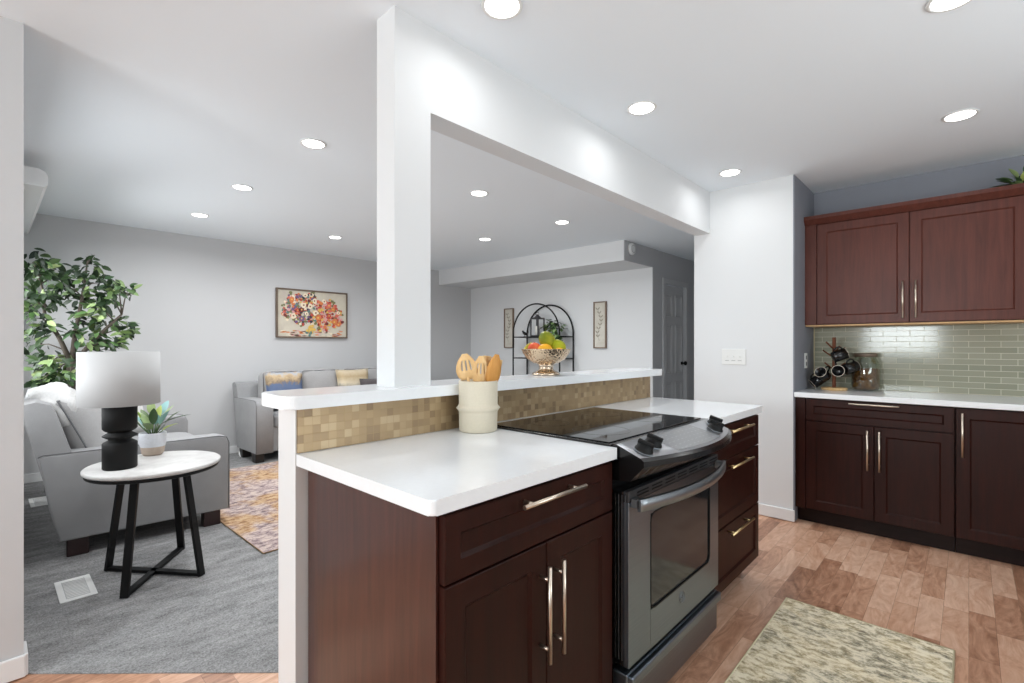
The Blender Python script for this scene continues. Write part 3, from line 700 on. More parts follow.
# ================================================================ RUGS, VENTS
def rug(name, x0, x1, y0, y1, z, mat, edge, label, th=.008):
    t = thing(name, label, 'rug', ((x0+x1)/2, (y0+y1)/2, z))
    bm = newbm(); box(bm, x0+.006, x1-.006, y0+.006, y1-.006, z, z+th, .002); obj('pile', bm, mat, t)
    bm = newbm(); tube(bm, [(x0+.004, y0+.004, z+.005), (x1-.004, y0+.004, z+.005), (x1-.004, y1-.004, z+.005), (x0+.004, y1-.004, z+.005)], .0045, 6, True); obj('bound_edge', bm, edge, t)
rug('area_rug', 1.12, 3.5, 3.05, 5.37, .0045, 'rug', 'rug_edge', 'distressed tan and mauve area rug on the grey carpet between the sofas')
rug('runner_rug', .9, 2.67, .04, .655, .0005, 'runner', 'runner_edge', 'distressed cream and grey-green runner rug on the kitchen floor')
for (x, y, w_, l_, lab) in ((.315, 3.32, .14, .30, 'white metal floor vent in the carpet beside the end table, nearer one'), (.31, 5.38, .14, .30, 'white metal floor vent by the back wall behind the sofa, farther one')):
    t = thing('floor_vent', lab, 'floor vent', (x, y, .0045))
    bm = newbm(); box(bm, x-w_/2, x+w_/2, y-l_/2, y+l_/2, .0045, .009, .001); box(bm, x-w_/2+.025, x+w_/2-.025, y-l_/2+.03, y+l_/2-.03, .009, .0095, mi=1)
    obj('faceplate', bm, ['ventmetal', 'ventdark'], t)
    bm = newbm()
    for k in range(12):
        yy = y-l_/2+.04+k*(l_-.08)/11; box(bm, x-w_/2+.028, x+w_/2-.028, yy-.004, yy+.004, .0095, .0112)
    obj('louvers', bm, 'ventmetal', t)

# ================================================================ SOFAS
def sofa(name, label, loc, rz, D, Ln, arm_h, back_h, seat_h, bounds, arm_w, lean=.14, leg='darkwood', cush_h=.42, bh=None, skip=(), group=None):
    """local: x forward from the back, y along the length. bounds: y limits of the cushions"""
    t = thing(name, label, 'sofa', loc, rz, group); P = lambda nm, bm, m, lab=None, par=t: obj(nm, bm, m, par, lab, local=True)
    bm = newbm(); box(bm, .20, D-.05, .02, Ln-.02, .10, seat_h-.12, .01); P('base', bm, 'sofa')
    bm = newbm(); sec = [(.20, .11), (.03, back_h-.03), (.035, back_h), (.09, back_h+.015), (.15, back_h-.005), (.17, back_h-.04), (.31, seat_h-.1), (.33, .11)]
    prism(bm, sec, .005, Ln-.005, mat=mt, bev=0); P('backrest', bm, 'sofa')
    for s, y0, y1 in ((0, 0, arm_w), (1, Ln-arm_w, Ln)):
        bm = newbm(); sec = [(.19, .10), (.145, arm_h*.5), (.10, arm_h+.0), (.12, arm_h+.01), (D-.06, arm_h+.012), (D-.015, arm_h), (D, arm_h-.04), (D, .10)]
        t2 = bmesh.new(); prism(t2, sec, y0, y1, mat=mt); bmesh.ops.remove_doubles(t2, verts=t2.verts, dist=1e-5)
        bmesh.ops.bevel(t2, geom=[e for e in t2.edges if abs(e.verts[0].co.y-e.verts[1].co.y) < 1e-4], offset=.014, segments=3, profile=.5, affect='EDGES')
        for f in t2.faces: f.smooth = True
        merge(bm, t2); a = P('arm', bm, 'sofa')
        yy = y0 if s == 0 else y1; off = -.001 if s == 0 else .001
        bm = newbm(); tube(bm, [(p[0], yy+off+(.004 if s == 0 else -.004), p[1]) for p in sec[2:]], .0028, 6); P('arm_piping', bm, 'piping', None, a)
    for (a_, b_) in zip(bounds, bounds[1:]):
        w_ = b_-a_; cy = (a_+b_)/2
        bm = newbm(); blob(bm, ((D-.30)/2, w_/2-.004, .075), 7, 8, mat=Matrix.Translation(((.30+D+.0)/2, cy, seat_h-.06)), puff=(0, 0, .18)); P('seat_cushion', bm, 'sofa')
        if a_ in skip: continue
        bm = newbm(); mm = Matrix.Translation((.33, cy, seat_h+.02+cush_h/2)) @ Matrix.Rotation(-lean, 4, 'Y')
        blob(bm, (.10, w_/2-.006, cush_h/2), 6, 10, mat=mm, puff=(.35, 0, .05), wr=.004); c = P('back_cushion', bm, 'cushion' if bh is None else bh)
        bm = newbm(); y_ = w_/2-.012; z_ = cush_h/2-.012
        tube(bm, [mm @ Vector((.088, a*y_, b*z_)) for a, b in ((-.9, -1), (.9, -1), (1, -.9), (1, .9), (.9, 1), (-.9, 1), (-1, .9), (-1, -.9))], .005, 6, True); P('cushion_piping', bm, 'piping', None, c)
    for x in (.27, D-.10):
        for y in (.06, Ln-.06):
            bm = newbm(); box(bm, x-.05, x+.05, y-.045, y+.045, 0.0005, .10, .006); P('leg', bm, leg)
    return t
s1 = sofa('loveseat', 'grey loveseat seen from its side, beside the round end table', (.105, 3.84, .004), -.06, 1.06, 1.50, .60, .90, .47, [.17, .75, 1.33], .16, leg='redwood', cush_h=.38, skip=(.17,))
s2 = sofa('sofa', 'long grey sofa against the back wall under the flower painting', (1.92, 6.175, .004), -PI/2, .755, 2.68, .645, .81, .48, [.19, .62, 1.14, 1.84, 2.50], .18, cush_h=.44, lean=.10)
def throw(name, label, loc, rz, ry, w_, h_, th, mat, pip):
    t = thing(name, label, 'pillow', loc, rz); mm = Matrix.Rotation(ry, 4, 'Y')
    bm = newbm(); pillow(bm, w_, h_, th, mat=Matrix.Translation((0, 0, h_/2)) @ mm if False else mm @ Matrix.Translation((0, 0, h_/2)))
    obj('cover', bm, mat, t, local=True)
    bm = newbm(); tube(bm, [(mm @ Matrix.Translation((0, 0, h_/2))) @ Vector(p) for p in pillow_edge(w_, h_)], .005, 6, True); obj('piping', bm, pip, t, local=True)
    return t
throw('throw_pillow', 'light grey throw pillow with dark piping at the near end of the loveseat', (.53, 4.15, .525), -.3, -.42, .48, .42, .22, 'cushion', 'piping')
t = thing('bed_pillow', 'puffy white pillow slumped over the near end of the loveseat back', 'pillow', (.30, 4.24, .80))
bm = newbm(); blob(bm, (.115, .27, .145), 2.7, 12, mat=Matrix.Translation((.02, 0, .04)) @ Euler((.12, -.35, .05)).to_matrix().to_4x4(), wr=.008); obj('cover', bm, 'white_cotton', t, local=True)
bm = newbm(); tube(bm, [(.02+.115*math.sin(a)*.3, .02+.262*math.cos(a), .04+.142*math.sin(a)) for a in [2*PI*i/30 for i in range(30)]], .004, 6, True); obj('seam', bm, 'white_cotton', t, local=True)
throw('throw_pillow', 'pale patterned throw pillow at the far arm of the loveseat', (.80, 5.02, .50), -.9, -.30, .40, .38, .14, 'pale_fabric', 'pale_fabric')
throw('throw_pillow', 'blue and tan blotched throw pillow on the left seat of the long sofa', (2.33, 5.66, .53), -PI/2, -.18, .42, .42, .15, 'pillow_blue', 'pillow_blue')
throw('throw_pillow', 'cream and tan striped throw pillow on the long sofa beside the pillar', (3.17, 5.64, .53), -PI/2, -.18, .44, .42, .15, 'pillow_tan', 'pillow_tan')
throw('throw_pillow', 'small dark throw pillow in front of the striped pillow', (3.36, 5.50, .53), -PI/2-.2, -.2, .34, .30, .12, 'pillow_dark', 'pillow_dark')

# ================================================================ END TABLE, LAMP, POT PLANT
TX, TY = .637, 3.262
t = thing('end_table', 'round pale top end table with crossed black metal legs beside the loveseat', 'table', (TX, TY, .004))
bm = newbm(); lathe(bm, [(0, .578), (.302, .578), (.308, .584), (.308, .595), (.302, .600), (0, .600)], (TX, TY, 0), 64); obj('tabletop', bm, 'marble', t)
bm = newbm(); lathe(bm, [(0, .558), (.292, .558), (.298, .562), (.298, .5775), (0, .5775)], (TX, TY, 0), 64); obj('top_rim', bm, 'blackmetal', t)
def barp(bm, p, q, w_, th, side):
    p, q, side = Vector(p), Vector(q), Vector(side).normalized(); d = (q-p).normalized(); n_ = d.cross(side).normalized()
    vs = [bm.verts.new(e+side*a*w_/2+n_*b_*th/2) for e in (p, q) for a, b_ in ((-1, -1), (1, -1), (1, 1), (-1, 1))]
    for i in range(4): bm.faces.new((vs[i], vs[(i+1) % 4], vs[4+(i+1) % 4], vs[4+i]))
    bm.faces.new(vs[3::-1]); bm.faces.new(vs[4:8]); bmesh.ops.recalc_face_normals(bm, faces=bm.faces)
for (fa, fb, zz) in (((.466, 3.02), (.812, 3.49), 0), ((.793, 3.013), (.463, 3.465), .0)):
    fa, fb = Vector((*fa, .016)), Vector((*fb, .016)); d_ = (fb-fa).normalized(); side = Vector((-d_.y, d_.x, 0))
    for a_, b_ in ((fa, 1), (fb, -1)):
        bm = newbm(); top = a_+d_*b_*.09; top.z = .5575; barp(bm, a_+Vector((0, 0, -.010)), top, .036, .016, side); obj('leg', bm, 'blackmetal', t)
    bm = newbm(); dz = Vector((0, 0, .0 if zz == 0 else 0)); barp(bm, fa, fb, .034, .0155+zz, side); obj('floor_bar', bm, 'blackmetal', t)
lx, ly = .482, 3.245
t = thing('table_lamp', 'table lamp with stacked black cylinder base and white drum shade', 'lamp', (lx, ly, .6005))
bm = newbm(); z0 = .6005
lathe(bm, [(0, 0), (.070, 0), (.074, .004), (.074, .130), (.070, .136), (.050, .148), (.048, .152), (.074, .168), (.074, .172), (.050, .186), (.052, .190), (.066, .198), (.074, .208), (.074, .318), (.070, .325), (.03, .327), (0, .327)], (lx, ly, z0), 48); obj('lamp_base', bm, 'blackmatte', t)
bm = newbm(); tube(bm, [(lx, ly, z0+.325), (lx, ly, z0+.60)], .006, 10); tube(bm, [(lx, ly, z0+.325), (lx, ly, z0+.33)], .014, 12)
for a in range(3): tube(bm, [(lx, ly, z0+.585), (lx+.165*math.cos(a*2.1), ly+.165*math.sin(a*2.1), z0+.585)], .002, 6)
obj('lamp_stem', bm, 'blackmetal', t)
bm = newbm(); lathe(bm, [(.171, .332), (.173, .332), (.171, .605), (.169, .605), (.171, .332)], (lx, ly, z0), 48, cap=False); obj('lamp_shade', bm, 'shade', t)
px_, py_ = .672, 3.50
t = thing('potted_plant', 'small variegated plant in a two-tone white pot on the end table', 'plant', (px_, py_, .6005))
bm = newbm(); lathe(bm, [(.060, .050), (.067, .075), (.067, .128), (.064, .131), (.061, .128), (.061, .10)], (px_, py_, z0), 36, cap=False); lathe(bm, [(0, 0), (.045, 0), (.054, .012), (.060, .050)], (px_, py_, z0), 36, mi=1, cap=False); obj('pot', bm, ['pot', 'potbase'], t)
bm = newbm(); lathe(bm, [(0, .112), (.062, .112)], (px_, py_, z0), 24, cap=False); obj('soil', bm, 'soil', t)
def leaf(bm, base_, d, up, ln, wd, mi=0, curl=.15, n=5):
    d = Vector(d).normalized(); up = Vector(up); s = d.cross(up); s = s.normalized() if s.length > 1e-3 else d.orthogonal().normalized(); nn = s.cross(d)
    mid, Lf, Rt = [], [], []
    for i in range(n+1):
        u = i/n; w_ = wd/2*math.sin(PI*min(1, u**.85))**.8 if 0 < u < 1 else 0
        p = Vector(base_)+d*ln*u-nn*curl*ln*u*u; mid.append(bm.verts.new(p))
        if w_: Lf.append(bm.verts.new(p+s*w_+nn*w_*.25)); Rt.append(bm.verts.new(p-s*w_+nn*w_*.25))
        else: Lf.append(None); Rt.append(None)
    for i in range(n):
        for Sd, fl in ((Lf, 0), (Rt, 1)):
            q = [x for x in (mid[i], mid[i+1], Sd[i+1], Sd[i]) if x is not None]
            if len(q) >= 3:
                f = bm.faces.new(q if fl else q[::-1]); f.smooth = True; f.material_index = mi
bm = newbm(); sb = newbm(); rnd = random.Random(3); base_ = Vector((px_, py_, z0+.11))
for i in range(17):
    a = 2*PI*i/17*2.4+rnd.uniform(-.3, .3); el = rnd.uniform(.7, 1.4); hh = rnd.uniform(.03, .13); dr_ = Vector((math.cos(a)*math.cos(el), math.sin(a)*math.cos(el), math.sin(el)))
    st = base_+Vector((math.cos(a)*.025, math.sin(a)*.025, 0))+dr_*hh; tube(sb, [base_+Vector((math.cos(a)*.01, math.sin(a)*.01, 0)), st], .0025, 5)
    dd = Vector((dr_.x, dr_.y, dr_.z*.85)); leaf(bm, st, dd, (0, 0, 1), rnd.uniform(.08, .125), rnd.uniform(.038, .052), rnd.choice((0, 0, 1, 2, 3)), .25, 7)
# the long leaf reaching right
leaf(bm, base_+Vector((.03, -.01, .06)), (.75, -.42, .5), (0, 0, 1), .17, .05, 0, .2, 7)
tube(sb, [base_, base_+Vector((.03, -.01, .06))], .0025, 5)
obj('leaves', bm, ['leaf_mid', 'leaf_blue', 'leaf_lime', 'leaf_light'], t); obj('stems', sb, 'leaf_mid', t)

# ================================================================ FICUS TREE
f_ = 491.; s_, c_ = .6813, .7320
def onY(px, py, y):
    r = (px-512)/f_; x = y*(c_+r*s_)/(s_-r*c_); F = c_*x+s_*y
    return Vector((x, y, CAMZ-(py-346)*F/f_))
tx, ty = .50, 5.62
t = thing('ficus_tree', 'tall artificial ficus tree in the corner behind the loveseat', 'tree', (tx, ty, .004))
bm = newbm(); lathe(bm, [(0, .004), (.13, .004), (.16, .02), (.18, .28), (.175, .29), (.165, .28), (.16, .24), (0, .24)], (tx, ty, 0), 32); obj('pot', bm, 'blackmatte', t)
bm = newbm(); fol = newbm(); rnd = random.Random(11)
trunk = [(tx, ty, .24), (tx+.02, ty, .6), (tx-.01, ty+.01, .95), (tx+.01, ty, 1.15)]
tube(bm, trunk, [.032, .028, .026, .024], 8)
tube(bm, [(tx+.03, ty+.03, .24), (tx+.05, ty+.02, .7), (tx+.0, ty+.02, 1.1)], [.02, .018, .015], 8)
tube(bm, [(tx-.03, ty-.02, .24), (tx-.03, ty-.04, .7), (tx+.02, ty-.01, 1.1)], [.018, .018, .015], 8)
T1 = [Vector(p) for p in ((tx+.01, ty, 1.12), (tx+.03, ty, 1.35), (tx+.07, ty+.02, 1.6), (tx+.10, ty, 1.85), (tx+.11, ty, 1.98))]
T2 = [Vector(p) for p in ((tx+.0, ty, 1.10), (tx-.07, ty-.02, 1.3), (tx-.16, ty, 1.5), (tx-.17, ty, 1.7), (tx-.22, ty, 1.9))]
T3 = [Vector(p) for p in ((tx+.02, ty, 1.08), (tx+.12, ty-.04, 1.25), (tx+.24, ty-.03, 1.4), (tx+.34, ty-.05, 1.52))]
for T in (T1, T2, T3): tube(bm, T, [.022, .017, .013, .009, .005][:len(T)], 7)
NODES = [a.lerp(b_, k_/4) for T in (T1, T2, T3) for a, b_ in zip(T, T[1:]) for k_ in range(5)]
CL = [(32, 262, 13, 0), (50, 272, 14, 0), (36, 292, 16, 0), (33, 318, 17, 0), (32, 345, 14, 0), (28, 300, 12, 0), (66, 288, 12, 0), (92, 262, 9, 0), (82, 274, 11, 0), (100, 284, 12, 0), (118, 286, 9, 1), (128, 290, 7, 1), (96, 300, 12, 1), (108, 296, 10, 0), (84, 318, 13, 1), (104, 322, 11, 2), (120, 326, 9, 1), (128, 332, 6, 1), (96, 340, 12, 0), (114, 342, 8, 1), (74, 332, 9, 1), (46, 366, 10, 1), (40, 382, 7, 0), (62, 360, 10, 2), (70, 374, 10, 0), (54, 384, 6, 0), (88, 350, 10, 0), (80, 296, 8, 0), (46, 300, 9, 0), (44, 330, 10, 0), (56, 374, 10, 1), (98, 312, 9, 2), (88, 362, 10, 1), (100, 358, 8, 0), (34, 275, 10, 0), (60, 280, 7, 0)]
for (px, py, pr, kind) in CL:
    yy = ty+rnd.uniform(-.28, .25); c = onY(px, py, yy); c.x = max(c.x, .13)
    if yy < 5.35: yy = 5.4
    top = min(NODES, key=lambda q: (q-c).length+(1.0 if q.z > c.z-.03 else 0)); midp = top.lerp(c, .5)+Vector((0, 0, .03)); tube(bm, [top, midp, c], [.007, .005, .002], 5)
    R_ = pr*4.25/f_
    for j in range(int(6+pr*2.2)):
        v = Vector((rnd.gauss(0, 1), rnd.gauss(0, 1), rnd.gauss(0, 1))).normalized()*R_*rnd.random()**.4; p = c+v
        out = (p-top); out.z *= .3; out = out.normalized()*.7+Vector((rnd.uniform(-.8, .8), rnd.uniform(-.8, .8), rnd.uniform(-1.0, .5)))
        p.x = max(p.x, .12); mi = rnd.choices((0, 1, 2), ((8, 2, .6), (4, 5, 2), (2, 4, 5))[kind])[0]
        ln = rnd.uniform(.07, .105)
        if (p+out.normalized()*ln).x < .075: out.x = abs(out.x)
        leaf(fol, p, out, (rnd.uniform(-.9, .9), rnd.uniform(-1.6, .2), .8), ln, ln*.47, mi, .12, 4)
obj('trunk_and_branches', bm, 'bark', t); obj('foliage', fol, ['leaf_dark', 'leaf_mid', 'leaf_light'], t)

# ================================================================ WALL ART
t = thing('flower_painting', 'framed painting of a colourful flower bouquet above the long sofa', 'painting', (2.885, 6.195, 1.645))
PX0, PX1, PZ0, PZ1 = 2.42, 3.351, 1.338, 1.950; y = 6.2
bm = newbm()
for a in ((PX0, PX1, PZ0, PZ0+.018), (PX0, PX1, PZ1-.018, PZ1), (PX0, PX0+.018, PZ0+.018, PZ1-.018), (PX1-.018, PX1, PZ0+.018, PZ1-.018)): box(bm, a[0], a[1], y-.04, y-.0005, a[2], a[3], .003)
obj('picture_frame', bm, 'frame_wood', t)
bm = newbm(); box(bm, PX0+.018, PX1-.018, y-.026, y-.001, PZ0+.018, PZ1-.018)
rnd = random.Random(5); yd = y-.0262
def dab(x, z, rx, rz_, mi, k=0):
    n = 9; a0 = rnd.random()*6; vs = []
    for i in range(n):
        a = a0+2*PI*i/n; rr = 1+rnd.uniform(-.22, .22); xx = min(max(x+rx*rr*math.cos(a), PX0+.02), PX1-.02); zz = min(max(z+rz_*rr*math.sin(a), PZ0+.02), PZ1-.02); vs.append(bm.verts.new((xx, yd-k*.00012, zz)))
    f = bm.faces.new(vs[::-1]); f.material_index = mi; return f
W_, H_ = PX1-PX0, PZ1-PZ0
k = 0
def inb(u, v): return ((u-.36)/.30)**2+((v-.60)/.33)**2 < 1 or ((u-.66)/.25)**2+((v-.50)/.32)**2 < 1 and v < 1.1-.5*u+.1
for i in range(900):
    u, v = rnd.uniform(.05, .93), rnd.uniform(.14, .95)
    if not inb(u+.03*math.sin(v*31)+.02*math.sin(v*71), v+.05*math.sin(u*23)+.03*math.sin(u*57)): continue
    left = u < .3; right = u > .55
    pool = [7, 7, 9, 6, 3, 10, 2, 8, 4] if left else ([1, 2, 3, 3, 1, 10, 7, 9, 5] if right else [1, 4, 7, 9, 3, 6, 8, 11, 5])
    r0 = rnd.uniform(.008, .022); k += 1; dab(PX0+u*W_, PZ0+v*H_, r0*1.1, r0, rnd.choice(pool), k % 60)
for (u, v, r0, mi) in ((.38, .88, .032, 4), (.36, .68, .036, 4), (.45, .66, .034, 4), (.4, .5, .028, 4), (.53, .53, .036, 4), (.51, .78, .034, 4), (.22, .45, .034, 4), (.2, .78, .034, 2), (.65, .78, .028, 4), (.72, .70, .038, 3), (.78, .62, .034, 2), (.56, .43, .04, 2), (.80, .35, .04, 2), (.72, .48, .03, 1), (.33, .58, .034, 9), (.28, .57, .028, 1), (.33, .4, .034, 6), (.86, .55, .024, 4), (.66, .4, .03, 10), (.86, .3, .03, 2)):
    k += 1; dab(PX0+u*W_, PZ0+v*H_, r0, r0, mi, 62); dab(PX0+u*W_, PZ0+v*H_, r0*.3, r0*.3, 9 if mi == 4 else 5, 64)
for i in range(60):
    u, v = rnd.uniform(.08, .92), rnd.uniform(.03, .15); dab(PX0+u*W_, PZ0+v*H_, .03, .007, rnd.choice((4, 10, 4, 2)), 3)
for i in range(26):
    u = .46+rnd.uniform(-.06, .06); v = rnd.uniform(.03, .26); dab(PX0+u*W_, PZ0+v*H_, .016, .018, 5 if v > .12 else 8, 66+i)
obj('canvas', bm, [M['canvas']]+PAINT, t)
for (ya, yb, za, zb, lab) in ((5.19, 5.385, 1.205, 1.825, 'narrow framed botanical sketch left of the black arched shelf'), (3.515, 3.712, 1.205, 1.830, 'narrow framed botanical sketch right of the black arched shelf')):
    t = thing('botanical_print', lab, 'picture', (5.61, (ya+yb)/2, (za+zb)/2), 0, 'pair of botanical prints'); x = 5.63; bm = newbm()
    for a in ((ya, yb, za, za+.014), (ya, yb, zb-.014, zb), (ya, ya+.014, za+.014, zb-.014), (yb-.014, yb, za+.014, zb-.014)): box(bm, x-.035, x-.0005, a[0], a[1], a[2], a[3], .002)
    obj('picture_frame', bm, 'frame_pale', t)
    bm = newbm(); box(bm, x-.02, x-.001, ya+.014, yb-.014, za+.014, zb-.014); yc = (ya+yb)/2; rnd = random.Random(int(ya*10))
    pts = [(x-.0212, yc+.03*math.sin(i*.9)+.01, za+.10+i*.052) for i in range(9)]; tube(bm, pts, .0022, 5, mi=1)
    for i, p in enumerate(pts[1:]):
        for sgn in (-1, 1):
            leaf(bm, p, (0, sgn*.8, .6+rnd.random()*.4), (-1, 0, 0), .05, .018, 1, .0, 4)
    obj('print', bm, ['paper', 'sketch'], t)

# ================================================================ ARCHED SHELF WITH ORNAMENTS
xf, xr, ya, yb = 5.29, 5.60, 4.045, 4.90; yc = (ya+yb)/2; R = (yb-ya)/2; zt = 1.83
t = thing('arched_shelf', 'black metal double arch etagere shelf against the white dining wall', 'shelf', (5.45, yc, .004))
for x in (xf, xr):
    bm = newbm(); zs = zt-R
    pts = [(x, yb, .006), (x, yb, zs)]+[(x, yc+R*math.cos(a), zs+R*math.sin(a)) for a in [PI*i/28 for i in range(1, 28)]]+[(x, ya, zs), (x, ya, .006)]
    tube(bm, pts, .011, 8); obj('arch_frame', bm, 'blackmetal', t)
for z in (.25, .65, 1.06, 1.365):
    bm = newbm()
    for p, q in (((xf, ya), (xf, yb)), ((xr, ya), (xr, yb)), ((xf, ya), (xr, ya)), ((xf, yb), (xr, yb))): tube(bm, [(*p, z), (*q, z)], .008, 8)
    box(bm, xf, xr, ya, yb, z+.001, z+.006); obj('shelf_board', bm, 'blackmetal', t)
SZ = 1.372
bx, by = 5.42, 4.545
t = thing('candle_lantern', 'small dark framed lantern on the top shelf of the arched rack', 'lantern', (bx, by, SZ)); w_ = .075; h_ = .27
bm = newbm(); box(bm, bx-w_, bx+w_, by-w_, by+w_, SZ, SZ+.02, .003); box(bm, bx-w_, bx+w_, by-w_, by+w_, SZ+h_-.02, SZ+h_, .003)
for a in (-1, 1):
    for c in (-1, 1): box(bm, bx+a*w_-.008*(a+1), bx+a*w_+.008*(1-a), by+c*w_-.008*(c+1), by+c*w_+.008*(1-c), SZ+.02, SZ+h_-.02)
lathe(bm, [(.07, 0), (.03, .03), (.02, .045), (0, .05)], (bx, by, SZ+h_), 4); tube(bm, [(bx, by+.03*math.cos(a), SZ+h_+.055+.025*math.sin(a)) for a in [2*PI*i/12 for i in range(12)]], .004, 6, True)
obj('lantern_frame', bm, 'lantern_grey', t)
bm = newbm(); lathe(bm, [(0, .021), (.035, .021), (.035, .15), (0, .15)], (bx, by, SZ), 20); obj('candle', bm, 'candle', t)
bx, by = 5.42, 4.22
t = thing('trailing_plant', 'trailing green plant on the top shelf of the arched rack', 'plant', (bx, by, SZ))
bm = newbm(); lathe(bm, [(0, 0), (.045, 0), (.06, .10), (.055, .10), (.042, .02), (0, .02)], (bx, by, SZ), 24); obj('pot', bm, 'pot', t)
bm = newbm(); rnd = random.Random(9)
for i in range(110):
    a = rnd.uniform(0, 2*PI); r_ = rnd.uniform(0, .12); p = Vector((bx-.02+r_*math.cos(a)*.7, by+r_*math.sin(a)*1.5+.03, SZ+.10+rnd.uniform(-.03, .15)*(1-r_/.2)))
    leaf(bm, p, (math.cos(a), math.sin(a), rnd.uniform(-.5, .6)), (0, 0, 1), rnd.uniform(.055, .085), .05, rnd.choice((0, 1, 1, 2)), .2, 4)
for i in range(60):
    u = i/60; p = Vector((5.265+rnd.uniform(-.02, .02), by-.08-.14*u+rnd.uniform(-.03, .03), SZ+.12-.24*u+rnd.uniform(-.03, .03))); leaf(bm, p, (rnd.uniform(-1, .2), rnd.uniform(-1, 1), rnd.uniform(-1, .3)), (-.5, 0, 1), rnd.uniform(.05, .08), .045, rnd.choice((0, 1, 1, 2)), .2, 4)
obj('foliage', bm, ['leaf_dark', 'leaf_mid', 'leaf_light'], t)
bm = newbm(); tube(bm, [(bx-.03, by-.03, SZ+.1), (5.27, by-.10, SZ+.12), (5.265, by-.16, SZ), (5.265, by-.22, SZ-.12)], .003, 5); obj('vine', bm, 'leaf_mid', t)
bm = newbm(); lathe(bm, [(0, .0), (.045, 0), (.075, .05), (.07, .11), (.03, .15), (.03, .18), (.036, .19), (0, .19)], (5.42, 4.16, 1.067), 28); tag(obj('vase', bm, 'ceramic_teal', loc=(5.42, 4.16, 1.067)), 'small teal glazed vase on the lower shelf, right end of the arched rack', 'vase')
t = thing('bird_figurine', 'small dark bird ornament at the left end of the arched rack', 'figurine', (5.32, 4.70, 1.372))
bm = newbm(); mm = Matrix.Translation((5.32, 4.70, SZ+.045)); blob(bm, (.018, .042, .022), 2.2, 5, mat=mm @ Matrix.Rotation(.5, 4, 'X')); blob(bm, (.013, .015, .014), 2, 4, mat=Matrix.Translation((5.32, 4.735, SZ+.075))); leaf(bm, (5.32, 4.67, SZ+.04), (0, -1, .7), (1, 0, 0), .06, .02); tube(bm, [(5.32, 4.70, SZ+.03), (5.32, 4.70, SZ+.0)], .004, 6); lathe(bm, [(0, 0), (.02, 0), (.02, .004), (0, .004)], (5.32, 4.70, SZ), 16); obj('bird_body', bm, 'blackmetal', t)

# ================================================================ FRUIT BOWL
bx, by, bz = 1.93, 1.562, 1.0905
t = thing('fruit_bowl', 'footed hammered champagne metal bowl on the bar top', 'bowl', (bx, by, bz))
bm = newbm(); lathe(bm, [(0, .0), (.070, .0), (.073, .004), (.066, .012), (.045, .022), (.036, .030), (.036, .046), (.045, .052), (0, .052)], (bx, by, bz), 40); obj('foot', bm, 'silver', t)
bm = newbm(); lathe(bm, [(.030, .0525), (.062, .060), (.095, .080), (.116, .108), (.124, .128), (.126, .131), (.122, .131), (.112, .110), (.092, .086), (.058, .066), (0, .062)], (bx, by, bz), 48, cap=False); obj('bowl_body', bm, 'hammered', t)
def fru(name, label, c, half, mat, stem=None, rot=(0, 0, 0), k=2.05):
    t = thing(name, label, 'fruit', c); bm = newbm(); blob(bm, half, k, 8, mat=Euler(rot).to_matrix().to_4x4()); obj('flesh', bm, mat, t, local=True)
    if stem:
        bm = newbm(); q = Euler(rot).to_matrix() @ Vector((0, 0, half[2])); tube(bm, [q*.96, q*1.07], .0025, 6); obj('stem', bm, 'stem', t, local=True)
U = Vector((.6813, -.7320, 0)); Fv = Vector((.7320, .6813, 0))
def bp(r, f, z): v = Vector((bx, by, bz))+U*r+Fv*f; return (v.x, v.y, bz+z)
fru('mango', 'large green mango on top of the fruit in the bowl', bp(.006, .005, .175), (.044, .050, .040), 'mango', True, (.9, .5, .3))
fru('lime', 'yellow green citrus fruit at the right side of the bowl', bp(.058, -.005, .140), (.042, .042, .038), 'lime', True, (.2, .3, 0))
fru('orange', 'bright orange at the front of the fruit bowl', bp(-.008, -.045, .122), (.037, .037, .035), 'orange')
fru('apple', 'red apple at the left side of the fruit bowl', bp(-.058, -.012, .132), (.034, .034, .031), 'apple', True)
fru('peach', 'second orange fruit low at the right rim of the bowl', bp(.062, -.055, .112), (.026, .026, .025), 'orange')
t = thing('banana', 'banana standing at the left rim of the fruit bowl', 'fruit', bp(-.092, .015, .13)); bm = newbm()
pts = [Vector(bp(-.070-.028*math.sin(PI*i/8), .02+.01*i/8, .075+.088*i/8)) for i in range(9)]
tube(bm, pts, [.006, .012, .015, .016, .016, .015, .013, .009, .004], 8); obj('peel', bm, 'banana', t)
